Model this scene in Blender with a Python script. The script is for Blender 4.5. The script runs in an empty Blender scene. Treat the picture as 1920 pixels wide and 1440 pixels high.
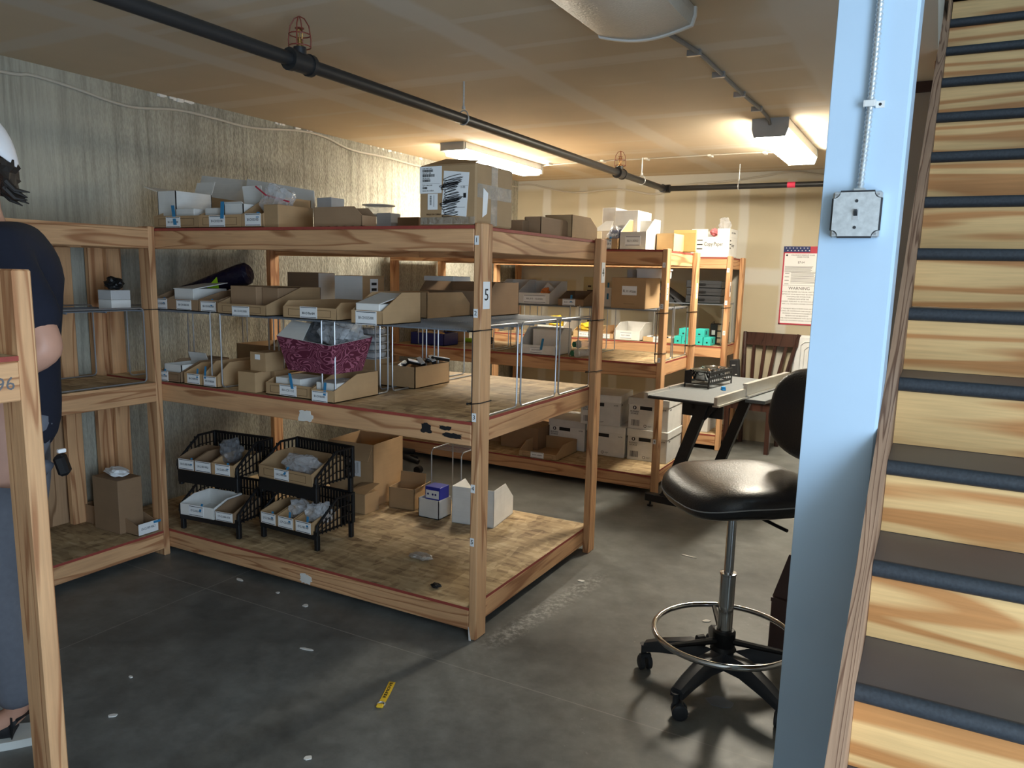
import bpy, bmesh, math, random
from mathutils import Vector, Matrix
random.seed(7)
scene = bpy.context.scene
C = scene.collection
PI = math.pi

# ------------------------------------------------------------------ camera
F_ = Vector((-0.47066, 0.86727, -0.16165))
cam_d = bpy.data.cameras.new('camera'); cam = bpy.data.objects.new('camera', cam_d); C.objects.link(cam)
YAW, PITCH, ROLL = -0.497075, -0.162362, 0.023814
fw = Vector((math.sin(YAW)*math.cos(PITCH), math.cos(YAW)*math.cos(PITCH), math.sin(PITCH)))
r0 = Vector((math.cos(YAW), -math.sin(YAW), 0)); u0 = r0.cross(fw)
rt = r0*math.cos(ROLL) + u0*math.sin(ROLL); upv = -r0*math.sin(ROLL) + u0*math.cos(ROLL)
mw = Matrix((rt, upv, -fw)).transposed().to_4x4(); mw.translation = Vector((1.4718, -2.4544, 1.4493))
cam.matrix_world = mw
cam_d.sensor_width = 36; cam_d.sensor_fit = 'HORIZONTAL'; cam_d.lens = 1439.16/1920*36; cam_d.shift_y = 28.17/1920
cam_d.clip_start = 0.02
scene.camera = cam

# ------------------------------------------------------------------ light and exposure
world = bpy.data.worlds.new('world'); scene.world = world; world.use_nodes = True
bg = world.node_tree.nodes['Background']; bg.inputs[0].default_value = (0.60, 0.79, 1.0, 1); bg.inputs[1].default_value = 1.0
vs = scene.view_settings; vs.view_transform = 'Standard'; vs.look = 'None'; vs.gamma = 1; vs.use_curve_mapping = False
vs.exposure = 1.15
LENS = 46.0           # glow of the two lit ceiling fixtures
ld = bpy.data.lights.new('daylight_in_doorway', 'AREA'); ld.shape = 'RECTANGLE'; ld.size = 1.6; ld.size_y = 2.1
ld.energy = 42; ld.color = (0.66, 0.83, 1.0); ld.spread = math.radians(170)
lo = bpy.data.objects.new('daylight_in_doorway', ld); C.objects.link(lo)
lo.location = (2.86, -2.45, 1.15); lo.rotation_euler = (PI/2, 0, PI/2)

# ------------------------------------------------------------------ materials
MATS = {}
def nodes(name):
    m = bpy.data.materials.new(name); m.use_nodes = True
    nt = m.node_tree; b = nt.nodes['Principled BSDF']; MATS[name] = m
    return m, nt, b, nt.nodes.new, nt.links.new
def plain(name, col, rough=0.6, metal=0.0, noise=0.08, scale=20, bump=0.0, spec=0.4, **kw):
    m, nt, b, N, L = nodes(name)
    tc = N('ShaderNodeTexCoord'); nz = N('ShaderNodeTexNoise'); nz.inputs['Scale'].default_value = scale; nz.inputs['Detail'].default_value = 4
    L(tc.outputs['Object'], nz.inputs['Vector'])
    mx = N('ShaderNodeMix'); mx.data_type = 'RGBA'
    mx.inputs[6].default_value = tuple(c*(1-noise) for c in col)+(1,); mx.inputs[7].default_value = tuple(min(1, c*(1+noise)) for c in col)+(1,)
    L(nz.outputs['Fac'], mx.inputs[0]); L(mx.outputs[2], b.inputs['Base Color'])
    b.inputs['Roughness'].default_value = rough; b.inputs['Metallic'].default_value = metal
    b.inputs['Specular IOR Level'].default_value = spec
    if bump:
        bp = N('ShaderNodeBump'); bp.inputs['Strength'].default_value = bump; bp.inputs['Distance'].default_value = 0.01
        L(nz.outputs['Fac'], bp.inputs['Height']); L(bp.outputs[0], b.inputs['Normal'])
    for k, v in kw.items(): b.inputs[k].default_value = v
    return m
def ramp(N, stops):
    r = N('ShaderNodeValToRGB'); e = r.color_ramp.elements
    while len(e) < len(stops): e.new(0.5)
    for el, (p, c) in zip(e, stops): el.position = p; el.color = tuple(c)+(1,)
    return r
def wood(name, light, dark, axis='x', fig=1.0, rough=0.6, ring=9.0, soft=False):
    m, nt, b, N, L = nodes(name)
    tc = N('ShaderNodeTexCoord'); oi = N('ShaderNodeObjectInfo')
    off = N('ShaderNodeVectorMath'); off.operation = 'MULTIPLY_ADD'
    cmb = N('ShaderNodeCombineXYZ')
    mul = N('ShaderNodeMath'); mul.operation = 'MULTIPLY'; mul.inputs[1].default_value = 37.0; L(oi.outputs['Random'], mul.inputs[0])
    for i in range(3): L(mul.outputs[0], cmb.inputs[i])
    off.inputs[1].default_value = (1, 1, 1); L(tc.outputs['Object'], off.inputs[0]); L(cmb.outputs[0], off.inputs[2])
    mp = N('ShaderNodeMapping'); s = {'x': (.55, 7, 7), 'y': (7, .55, 7), 'z': (7, 7, .55), 'yz': (14, .5, .5)}[axis]
    mp.inputs['Scale'].default_value = tuple(v*fig for v in s); L(off.outputs[0], mp.inputs[0])
    nz = N('ShaderNodeTexNoise'); nz.inputs['Scale'].default_value = 1.0; nz.inputs['Detail'].default_value = 2.5; nz.inputs['Distortion'].default_value = 0.35
    L(mp.outputs[0], nz.inputs['Vector'])
    m1 = N('ShaderNodeMath'); m1.operation = 'MULTIPLY'; m1.inputs[1].default_value = ring; L(nz.outputs['Fac'], m1.inputs[0])
    fr = N('ShaderNodeMath'); fr.operation = 'FRACT'; L(m1.outputs[0], fr.inputs[0])
    rp = ramp(N, [(0.0, light), (0.40, light), (0.60, dark), (0.82, dark), (0.96, light)] if soft else [(0.0, light), (0.66, tuple(a*.8+d*.2 for a, d in zip(light, dark))), (0.82, dark), (0.90, dark), (1.0, light)]); L(fr.outputs[0], rp.inputs[0])
    mp2 = N('ShaderNodeMapping'); s2 = {'x': (6, 130, 130), 'y': (130, 6, 130), 'z': (130, 130, 6), 'yz': (260, 6, 6)}[axis]; mp2.inputs['Scale'].default_value = s2; L(off.outputs[0], mp2.inputs[0])
    n2 = N('ShaderNodeTexNoise'); n2.inputs['Scale'].default_value = 1.0; n2.inputs['Detail'].default_value = 3; L(mp2.outputs[0], n2.inputs['Vector'])
    vo = N('ShaderNodeTexNoise'); vo.inputs['Scale'].default_value = 3.0; L(off.outputs[0], vo.inputs['Vector'])
    mx = N('ShaderNodeMix'); mx.data_type = 'RGBA'; mx.blend_type = 'MULTIPLY'; mx.inputs[0].default_value = 0.35
    L(rp.outputs[0], mx.inputs[6]); L(n2.outputs['Fac'], mx.inputs[7])
    hs = N('ShaderNodeHueSaturation'); va = N('ShaderNodeMapRange'); va.inputs[3].default_value = 0.95; va.inputs[4].default_value = 1.55
    L(vo.outputs['Fac'], va.inputs[0]); L(va.outputs[0], hs.inputs['Value']); L(mx.outputs[2], hs.inputs['Color'])
    L(hs.outputs[0], b.inputs['Base Color']); b.inputs['Roughness'].default_value = rough; b.inputs['Specular IOR Level'].default_value = .3
    bp = N('ShaderNodeBump'); bp.inputs['Strength'].default_value = .15; bp.inputs['Distance'].default_value = .004; L(n2.outputs['Fac'], bp.inputs['Height']); L(bp.outputs[0], b.inputs['Normal'])
    return m
FL, FD = (.60, .345, .175), (.36, .165, .075)
for a in 'xyz': wood('fir_'+a, FL, FD, a)
for a in 'xz': wood('weathered_fir_'+a, (.40, .25, .14), (.20, .11, .055), a)
wood('stringer_fir', (.40, .25, .16), (.17, .09, .055), 'yz', 1.6, ring=13)
wood('plywood', (.72, .46, .20), (.50, .225, .075), 'x', .7, .5, ring=8, soft=True)
wood('dark_stained_wood', (.055, .025, .018), (.025, .011, .009), 'z', 1, .35)

def osb():
    m, nt, b, N, L = nodes('strand_board')
    tc = N('ShaderNodeTexCoord')
    acc = None
    for i, (rz, sc) in enumerate(((0.3, (9, 42, 9)), (-.5, (34, 10, 9)), (1.1, (14, 55, 9)))):
        mp = N('ShaderNodeMapping'); mp.inputs['Rotation'].default_value = (0, 0, rz); mp.inputs['Scale'].default_value = sc; L(tc.outputs['Object'], mp.inputs[0])
        v = N('ShaderNodeTexVoronoi'); v.inputs['Scale'].default_value = 1.0; L(mp.outputs[0], v.inputs['Vector'])
        g = N('ShaderNodeRGBToBW'); L(v.outputs['Color'], g.inputs[0])
        if acc is None: acc = g.outputs[0]
        else:
            ad = N('ShaderNodeMath'); ad.operation = 'ADD'; L(acc, ad.inputs[0]); L(g.outputs[0], ad.inputs[1]); acc = ad.outputs[0]
    dv = N('ShaderNodeMath'); dv.operation = 'MULTIPLY'; dv.inputs[1].default_value = 1/3; L(acc, dv.inputs[0])
    rp = ramp(N, [(0.2, (.24, .15, .075)), (0.42, (.46, .32, .17)), (0.6, (.58, .42, .23)), (0.8, (.72, .56, .34))]); L(dv.outputs[0], rp.inputs[0])
    nz = N('ShaderNodeTexNoise'); nz.inputs['Scale'].default_value = 2.2; nz.inputs['Detail'].default_value = 5; L(tc.outputs['Object'], nz.inputs['Vector'])
    mr = N('ShaderNodeMapRange'); mr.inputs[1].default_value = .35; mr.inputs[2].default_value = .65; mr.inputs[3].default_value = .62; mr.inputs[4].default_value = 1.05; L(nz.outputs['Fac'], mr.inputs[0])
    hs = N('ShaderNodeHueSaturation'); L(mr.outputs[0], hs.inputs['Value']); L(rp.outputs[0], hs.inputs['Color']); L(hs.outputs[0], b.inputs['Base Color'])
    b.inputs['Roughness'].default_value = .7
osb()

def floor_mat():
    m, nt, b, N, L = nodes('stained_concrete_floor')
    tc = N('ShaderNodeTexCoord')
    def noise(s, d, rough=.6):
        n = N('ShaderNodeTexNoise'); n.inputs['Scale'].default_value = s; n.inputs['Detail'].default_value = d; n.inputs['Roughness'].default_value = rough; L(tc.outputs['Object'], n.inputs['Vector']); return n
    n1 = noise(1.3, 6, .65); n2 = noise(9, 8, .7); n3 = noise(38, 6, .75)
    r1 = ramp(N, [(0.3, (.075, .077, .072)), (0.5, (.155, .158, .148)), (0.7, (.235, .240, .225))]); L(n1.outputs['Fac'], r1.inputs[0])
    r2 = ramp(N, [(0.3, (.55, .55, .55)), (0.6, (1, 1, 1))]); L(n2.outputs['Fac'], r2.inputs[0])
    mx = N('ShaderNodeMix'); mx.data_type = 'RGBA'; mx.blend_type = 'MULTIPLY'; mx.inputs[0].default_value = .8; L(r1.outputs[0], mx.inputs[6]); L(r2.outputs[0], mx.inputs[7])
    # pale scuffs and salt streaks
    r3 = ramp(N, [(0.60, (0, 0, 0)), (0.74, (1, 1, 1))]); L(n3.outputs['Fac'], r3.inputs[0])
    n4 = noise(2.1, 3); r4 = ramp(N, [(0.52, (0, 0, 0)), (0.66, (1, 1, 1))]); L(n4.outputs['Fac'], r4.inputs[0])
    mm = N('ShaderNodeMath'); mm.operation = 'MULTIPLY'; L(r3.outputs[0], mm.inputs[0]); L(r4.outputs[0], mm.inputs[1])
    m2 = N('ShaderNodeMix'); m2.data_type = 'RGBA'; m2.inputs[7].default_value = (.42, .42, .40, 1); L(mx.outputs[2], m2.inputs[6])
    # a salt streak at a place of its own beside the big rack
    sx = N('ShaderNodeSeparateXYZ'); L(tc.outputs['Object'], sx.inputs[0])
    def line_dist(ax, ay, bx, by):
        # distance to a line through a, direction ab, as a math chain
        dx, dy = bx-ax, by-ay; ln = math.hypot(dx, dy); nx, ny = -dy/ln, dx/ln
        a = N('ShaderNodeMath'); a.operation = 'MULTIPLY'; a.inputs[1].default_value = nx; L(sx.outputs[0], a.inputs[0])
        c = N('ShaderNodeMath'); c.operation = 'MULTIPLY_ADD'; c.inputs[1].default_value = ny; L(sx.outputs[1], c.inputs[0]); L(a.outputs[0], c.inputs[2])
        d = N('ShaderNodeMath'); d.operation = 'ADD'; d.inputs[1].default_value = -(nx*ax+ny*ay); L(c.outputs[0], d.inputs[0])
        e = N('ShaderNodeMath'); e.operation = 'ABSOLUTE'; L(d.outputs[0], e.inputs[0])
        return e
    d = line_dist(.08, .15, .16, .80)
    mr = N('ShaderNodeMapRange'); mr.inputs[1].default_value = .015; mr.inputs[2].default_value = .07; mr.inputs[3].default_value = 1; mr.inputs[4].default_value = 0; L(d.outputs[0], mr.inputs[0])
    by = N('ShaderNodeMapRange'); by.inputs[1].default_value = .95; by.inputs[2].default_value = .8; L(sx.outputs[1], by.inputs[0])
    by2 = N('ShaderNodeMapRange'); by2.inputs[1].default_value = -.05; by2.inputs[2].default_value = .1; L(sx.outputs[1], by2.inputs[0])
    k1 = N('ShaderNodeMath'); k1.operation = 'MULTIPLY'; L(mr.outputs[0], k1.inputs[0]); L(by.outputs[0], k1.inputs[1])
    k2 = N('ShaderNodeMath'); k2.operation = 'MULTIPLY'; L(k1.outputs[0], k2.inputs[0]); L(by2.outputs[0], k2.inputs[1])
    r5 = ramp(N, [(0.46, (0, 0, 0)), (0.6, (1, 1, 1))]); L(n3.outputs['Fac'], r5.inputs[0])
    k3 = N('ShaderNodeMath'); k3.operation = 'MULTIPLY'; L(k2.outputs[0], k3.inputs[0]); L(r5.outputs[0], k3.inputs[1])
    mxm = N('ShaderNodeMath'); mxm.operation = 'MAXIMUM'; L(mm.outputs[0], mxm.inputs[0]); L(k3.outputs[0], mxm.inputs[1])
    sc = N('ShaderNodeMath'); sc.operation = 'MULTIPLY'; sc.inputs[1].default_value = .75; L(mxm.outputs[0], sc.inputs[0]); L(sc.outputs[0], m2.inputs[0])
    # saw-cut joints at x = -1.31 and y = -0.2 (thin pale lines)
    acc = None
    for src, at in ((0, -1.31), (1, -.205)):
        a = N('ShaderNodeMath'); a.operation = 'SUBTRACT'; a.inputs[1].default_value = at; L(sx.outputs[src], a.inputs[0])
        e = N('ShaderNodeMath'); e.operation = 'ABSOLUTE'; L(a.outputs[0], e.inputs[0])
        q = N('ShaderNodeMath'); q.operation = 'LESS_THAN'; q.inputs[1].default_value = .0022; L(e.outputs[0], q.inputs[0])
        if acc is None: acc = q
        else:
            z = N('ShaderNodeMath'); z.operation = 'MAXIMUM'; L(acc.outputs[0], z.inputs[0]); L(q.outputs[0], z.inputs[1]); acc = z
    fa = N('ShaderNodeMath'); fa.operation = 'MULTIPLY'; fa.inputs[1].default_value = .55; L(acc.outputs[0], fa.inputs[0])
    m3 = N('ShaderNodeMix'); m3.data_type = 'RGBA'; m3.inputs[7].default_value = (.33, .32, .29, 1); L(m2.outputs[2], m3.inputs[6]); L(fa.outputs[0], m3.inputs[0])
    L(m3.outputs[2], b.inputs['Base Color'])
    rr = N('ShaderNodeMapRange'); rr.inputs[3].default_value = .28; rr.inputs[4].default_value = .62; L(n2.outputs['Fac'], rr.inputs[0]); L(rr.outputs[0], b.inputs['Roughness'])
    bp = N('ShaderNodeBump'); bp.inputs['Strength'].default_value = .08; bp.inputs['Distance'].default_value = .01; L(n2.outputs['Fac'], bp.inputs['Height']); L(bp.outputs[0], b.inputs['Normal'])
floor_mat()

def concrete_wall():
    m, nt, b, N, L = nodes('board_marked_concrete')
    tc = N('ShaderNodeTexCoord')
    mp = N('ShaderNodeMapping'); mp.inputs['Scale'].default_value = (1, 26, 1.1); L(tc.outputs['Object'], mp.inputs[0])
    st = N('ShaderNodeTexNoise'); st.inputs['Scale'].default_value = 1.0; st.inputs['Detail'].default_value = 6; st.inputs['Roughness'].default_value = .7; L(mp.outputs[0], st.inputs['Vector'])
    mp2 = N('ShaderNodeMapping'); mp2.inputs['Scale'].default_value = (1, 150, 45); L(tc.outputs['Object'], mp2.inputs[0])
    fi = N('ShaderNodeTexNoise'); fi.inputs['Scale'].default_value = 1.0; fi.inputs['Detail'].default_value = 3; L(mp2.outputs[0], fi.inputs['Vector'])
    bgn = N('ShaderNodeTexNoise'); bgn.inputs['Scale'].default_value = 1.2; bgn.inputs['Detail'].default_value = 3; L(tc.outputs['Object'], bgn.inputs['Vector'])
    r = ramp(N, [(0.3, (.25, .24, .195)), (0.5, (.40, .385, .315)), (0.68, (.46, .445, .37))]); L(st.outputs['Fac'], r.inputs[0])
    r2 = ramp(N, [(0.35, (.55, .55, .55)), (0.62, (1.05, 1.05, 1.05))]); L(fi.outputs['Fac'], r2.inputs[0])
    r3 = ramp(N, [(0.3, (.7, .7, .72)), (0.6, (1, 1, 1))]); L(bgn.outputs['Fac'], r3.inputs[0])
    # rough striations give way to smoother concrete towards the near end of the wall
    sx = N('ShaderNodeSeparateXYZ'); L(tc.outputs['Object'], sx.inputs[0]); wv = N('ShaderNodeMath'); wv.operation = 'MULTIPLY_ADD'; wv.inputs[1].default_value = .9; L(bgn.outputs['Fac'], wv.inputs[0]); L(sx.outputs[1], wv.inputs[2])
    fy = N('ShaderNodeMapRange'); fy.inputs[1].default_value = .25; fy.inputs[2].default_value = 1.25; fy.inputs[3].default_value = .12; fy.inputs[4].default_value = .8; L(wv.outputs[0], fy.inputs[0])
    mx = N('ShaderNodeMix'); mx.data_type = 'RGBA'; mx.blend_type = 'MULTIPLY'; L(fy.outputs[0], mx.inputs[0]); L(r.outputs[0], mx.inputs[6]); L(r2.outputs[0], mx.inputs[7])
    m2 = N('ShaderNodeMix'); m2.data_type = 'RGBA'; m2.blend_type = 'MULTIPLY'; m2.inputs[0].default_value = .8; L(mx.outputs[2], m2.inputs[6]); L(r3.outputs[0], m2.inputs[7])
    L(m2.outputs[2], b.inputs['Base Color']); b.inputs['Roughness'].default_value = .9
    ad = N('ShaderNodeMath'); ad.operation = 'ADD'; L(st.outputs['Fac'], ad.inputs[0]); L(fi.outputs['Fac'], ad.inputs[1])
    bp = N('ShaderNodeBump'); L(fy.outputs[0], bp.inputs['Strength']); bp.inputs['Distance'].default_value = .012; L(ad.outputs[0], bp.inputs['Height']); L(bp.outputs[0], b.inputs['Normal'])
concrete_wall()

def drywall(name, paper, mud, lines):
    """unpainted drywall: tan paper with bands of joint compound. lines = (axis, at, period or 0, half width, strength, broken)"""
    m, nt, b, N, L = nodes(name)
    tc = N('ShaderNodeTexCoord'); sx = N('ShaderNodeSeparateXYZ'); L(tc.outputs['Object'], sx.inputs[0])
    wb = N('ShaderNodeTexNoise'); wb.inputs['Scale'].default_value = 2.5; wb.inputs['Detail'].default_value = 3; L(tc.outputs['Object'], wb.inputs['Vector'])
    br = N('ShaderNodeTexNoise'); br.inputs['Scale'].default_value = 1.5; br.inputs['Detail'].default_value = 1; L(tc.outputs['Object'], br.inputs['Vector'])
    acc = None
    for ax, at, per, hw, stg, broken in lines:
        a = N('ShaderNodeMath'); a.operation = 'SUBTRACT'; a.inputs[1].default_value = at; L(sx.outputs[ax], a.inputs[0])
        w = N('ShaderNodeMath'); w.operation = 'MULTIPLY_ADD'; w.inputs[1].default_value = hw*.9; L(wb.outputs['Fac'], w.inputs[0]); L(a.outputs[0], w.inputs[2])
        w2 = N('ShaderNodeMath'); w2.operation = 'ADD'; w2.inputs[1].default_value = -hw*.45; L(w.outputs[0], w2.inputs[0]); src = w2
        if per:
            p = N('ShaderNodeMath'); p.operation = 'PINGPONG'; p.inputs[1].default_value = per/2; L(src.outputs[0], p.inputs[0]); src = p
        e = N('ShaderNodeMath'); e.operation = 'ABSOLUTE'; L(src.outputs[0], e.inputs[0])
        mr = N('ShaderNodeMapRange'); mr.interpolation_type = 'SMOOTHSTEP'; mr.inputs[1].default_value = hw*.6; mr.inputs[2].default_value = hw*1.1; mr.inputs[3].default_value = stg; mr.inputs[4].default_value = 0; L(e.outputs[0], mr.inputs[0])
        out = mr.outputs[0]
        if broken:
            rp = ramp(N, [(0.47, (0, 0, 0)), (0.53, (1, 1, 1))]); L(br.outputs['Fac'], rp.inputs[0])
            mu = N('ShaderNodeMath'); mu.operation = 'MULTIPLY'; L(out, mu.inputs[0]); L(rp.outputs[0], mu.inputs[1]); out = mu.outputs[0]
        if acc is None: acc = out
        else:
            z = N('ShaderNodeMath'); z.operation = 'MAXIMUM'; L(acc, z.inputs[0]); L(out, z.inputs[1]); acc = z.outputs[0]
    bl = N('ShaderNodeTexNoise'); bl.inputs['Scale'].default_value = 1.1; bl.inputs['Detail'].default_value = 5; L(tc.outputs['Object'], bl.inputs['Vector'])
    r = ramp(N, [(0.3, tuple(c*.88 for c in paper)), (0.7, tuple(c*1.08 for c in paper))]); L(bl.outputs['Fac'], r.inputs[0])
    mx = N('ShaderNodeMix'); mx.data_type = 'RGBA'; L(acc, mx.inputs[0]); L(r.outputs[0], mx.inputs[6]); mx.inputs[7].default_value = mud+(1,)
    L(mx.outputs[2], b.inputs['Base Color']); b.inputs['Roughness'].default_value = .85
drywall('drywall_ceiling', (.56, .455, .32), (.60, .54, .45), [(0, -.27, 1.22, .085, .85, 0), (1, .80, 1.22, .06, .7, 0), (1, .48, .38, .028, .55, 1), (0, 1.45, 0, .62, .95, 0)])
drywall('drywall_back_wall', (.46, .405, .29), (.52, .51, .46), [(0, -.076, .385, .05, .9, 0), (2, 1.47, 1.2, .085, .9, 0), (2, 2.36, 0, .09, .9, 0)])
drywall('painted_plaster', (.50, .48, .45), (.56, .54, .51), [(0, 0, 1.2, .05, .5, 0)])
plain('upper_wall_paint', (.42, .50, .47), .8)

def cardboard(name, col, stripe=True):
    m, nt, b, N, L = nodes(name)
    tc = N('ShaderNodeTexCoord'); oi = N('ShaderNodeObjectInfo')
    mp = N('ShaderNodeMapping'); mp.inputs['Scale'].default_value = (3, 3, 160); L(tc.outputs['Object'], mp.inputs[0])
    n1 = N('ShaderNodeTexNoise'); n1.inputs['Scale'].default_value = 1; L(mp.outputs[0], n1.inputs['Vector'])
    n2 = N('ShaderNodeTexNoise'); n2.inputs['Scale'].default_value = 14; n2.inputs['Detail'].default_value = 5; L(tc.outputs['Object'], n2.inputs['Vector'])
    ad = N('ShaderNodeMath'); ad.operation = 'MULTIPLY_ADD'; ad.inputs[1].default_value = .4; L(n1.outputs['Fac'], ad.inputs[0]); L(n2.outputs['Fac'], ad.inputs[2])
    mr = N('ShaderNodeMapRange'); mr.inputs[1].default_value = .3; mr.inputs[2].default_value = 1.1; mr.inputs[3].default_value = .88; mr.inputs[4].default_value = 1.08; L(ad.outputs[0], mr.inputs[0])
    rn = N('ShaderNodeMapRange'); rn.inputs[3].default_value = .86; rn.inputs[4].default_value = 1.12; L(oi.outputs['Random'], rn.inputs[0])
    mu = N('ShaderNodeMath'); mu.operation = 'MULTIPLY'; L(mr.outputs[0], mu.inputs[0]); L(rn.outputs[0], mu.inputs[1])
    hs = N('ShaderNodeHueSaturation'); hs.inputs['Color'].default_value = col+(1,); L(mu.outputs[0], hs.inputs['Value']); L(hs.outputs[0], b.inputs['Base Color'])
    b.inputs['Roughness'].default_value = .75; b.inputs['Specular IOR Level'].default_value = .25
    return m
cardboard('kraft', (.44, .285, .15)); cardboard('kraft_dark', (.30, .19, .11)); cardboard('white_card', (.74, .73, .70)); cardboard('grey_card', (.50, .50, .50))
cardboard('manila', (.70, .52, .22)); cardboard('kraft_light', (.56, .39, .20))
plain('paper_white', (.80, .81, .82), .6, noise=.02); plain('ink', (.012, .012, .014), .6, noise=.0); plain('grey_ink', (.12, .12, .13), .6, noise=0)
plain('blue_tape', (.03, .21, .42), .55); plain('red_paint', (.30, .055, .04), .6, noise=.25, scale=30); plain('chip_white', (.72, .70, .66), .8)
plain('print_brown', (.09, .045, .02), .7); plain('black_plastic', (.009, .009, .010), .45, spec=.3); plain('stool_plastic', (.030, .034, .042), .42); plain('lens_beige', (.46, .43, .37), .35, bump=.25, scale=120); plain('charcoal_plastic', (.03, .032, .036), .5)
plain('black_leather', (.014, .014, .016), .34, bump=.12, scale=160, spec=.55); plain('seam', (.25, .25, .25), .6)
plain('chrome', (.55, .56, .57), .12, 1.0, noise=.02); plain('galvanized', (.68, .72, .74), .42, .75, noise=.30, scale=90); plain('wire_grey', (.42, .44, .47), .35, .75)
plain('grey_mesh', (.20, .225, .26), .5, .3); plain('black_pipe', (.022, .023, .025), .42, .2, spec=.5); plain('red_cage', (.18, .03, .018), .5); plain('brass', (.35, .22, .08), .4, 1)
plain('fixture_white', (.74, .74, .72), .4); plain('fixture_grey', (.40, .43, .46), .5); plain('cable_grey', (.45, .42, .36), .6); plain('cable_dark', (.16, .155, .15), .5)
plain('column_paint', (.50, .66, .82), .42, noise=.05, scale=6, spec=.5); plain('tread_paint', (.085, .078, .080), .42, noise=.30, scale=5); plain('nosing_rubber', (.028, .033, .040), .6, noise=.6, scale=150)
plain('skin', (.50, .27, .19), .5, noise=.06, scale=30); plain('hair', (.014, .010, .008), .6); plain('navy_cloth', (.007, .009, .020), .9, noise=.2, scale=90); plain('trouser_cloth', (.13, .14, .17), .9, noise=.15, scale=60)
plain('cap_white', (.75, .75, .78), .8); plain('shoe_black', (.012, .012, .014), .6); plain('sole_white', (.62, .64, .62), .6); plain('eye_white', (.8, .8, .78), .3); plain('lip', (.38, .15, .12), .5)
plain('grey_mat', (.16, .175, .185), .55, noise=.12, scale=40); plain('aluminium', (.66, .66, .64), .35, .85); plain('steel_black', (.012, .013, .016), .45)
plain('teal', (.04, .52, .47), .6); plain('yellow', (.75, .48, .03), .6); plain('bin_blue', (.008, .014, .14), .4); plain('navy_roll', (.010, .008, .022), .32, bump=.6, scale=40); plain('lime', (.35, .60, .02), .5)
plain('green_plastic', (.02, .16, .09), .4); plain('pink', (.75, .22, .25), .6); plain('red_tape', (.75, .05, .12), .5); plain('royal_blue', (.02, .03, .32), .4); plain('cyan_blue', (.02, .30, .72), .4)
plain('brown_board', (.085, .05, .045), .5); plain('plastic_white', (.70, .72, .73), .5); plain('poster_navy', (.015, .03, .13), .6); plain('poster_red', (.45, .04, .07), .6); plain('orange', (.7, .22, .06), .5)
plain('foil', (.55, .52, .48), .35, .5, bump=.8, scale=60); plain('sleeve_clear', (.6, .6, .6), .2)

def zebra():
    m, nt, b, N, L = nodes('burgundy_zebra_fabric')
    tc = N('ShaderNodeTexCoord'); mp = N('ShaderNodeMapping'); mp.inputs['Scale'].default_value = (9, 9, 16); L(tc.outputs['Object'], mp.inputs[0])
    n = N('ShaderNodeTexNoise'); n.inputs['Scale'].default_value = 1; n.inputs['Detail'].default_value = 1; n.inputs['Distortion'].default_value = 1.2; L(mp.outputs[0], n.inputs['Vector'])
    k = N('ShaderNodeMath'); k.operation = 'MULTIPLY'; k.inputs[1].default_value = 13; L(n.outputs['Fac'], k.inputs[0])
    f = N('ShaderNodeMath'); f.operation = 'FRACT'; L(k.outputs[0], f.inputs[0])
    r = ramp(N, [(0.0, (.10, .008, .030)), (0.66, (.10, .008, .030)), (0.72, (.36, .11, .17)), (0.95, (.36, .11, .17))]); L(f.outputs[0], r.inputs[0])
    L(r.outputs[0], b.inputs['Base Color']); b.inputs['Roughness'].default_value = .7
zebra()
def clear(name, col, alpha, rough=.12):
    m, nt, b, N, L = nodes(name)
    b.inputs['Base Color'].default_value = col+(1,); b.inputs['Roughness'].default_value = rough; b.inputs['Alpha'].default_value = alpha; b.inputs['Specular IOR Level'].default_value = 1.0
    tc = N('ShaderNodeTexCoord'); n = N('ShaderNodeTexNoise'); n.inputs['Scale'].default_value = 35; n.inputs['Detail'].default_value = 4; L(tc.outputs['Object'], n.inputs['Vector'])
    bp = N('ShaderNodeBump'); bp.inputs['Strength'].default_value = .9; bp.inputs['Distance'].default_value = .02; L(n.outputs['Fac'], bp.inputs['Height']); L(bp.outputs[0], b.inputs['Normal'])
clear('clear_plastic', (.75, .77, .80), .38); clear('smoky_plastic', (.22, .23, .25), .55); clear('packing_tape', (.60, .55, .47), .3, .1)
def glow(name, col, s):
    m, nt, b, N, L = nodes(name)
    b.inputs['Base Color'].default_value = (.8, .8, .8, 1); b.inputs['Emission Color'].default_value = col+(1,); b.inputs['Emission Strength'].default_value = s
glow('lit_lens', (1.0, .91, .74), LENS); glow('lit_lens_cool', (1.0, .92, .76), LENS*.85)

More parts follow.
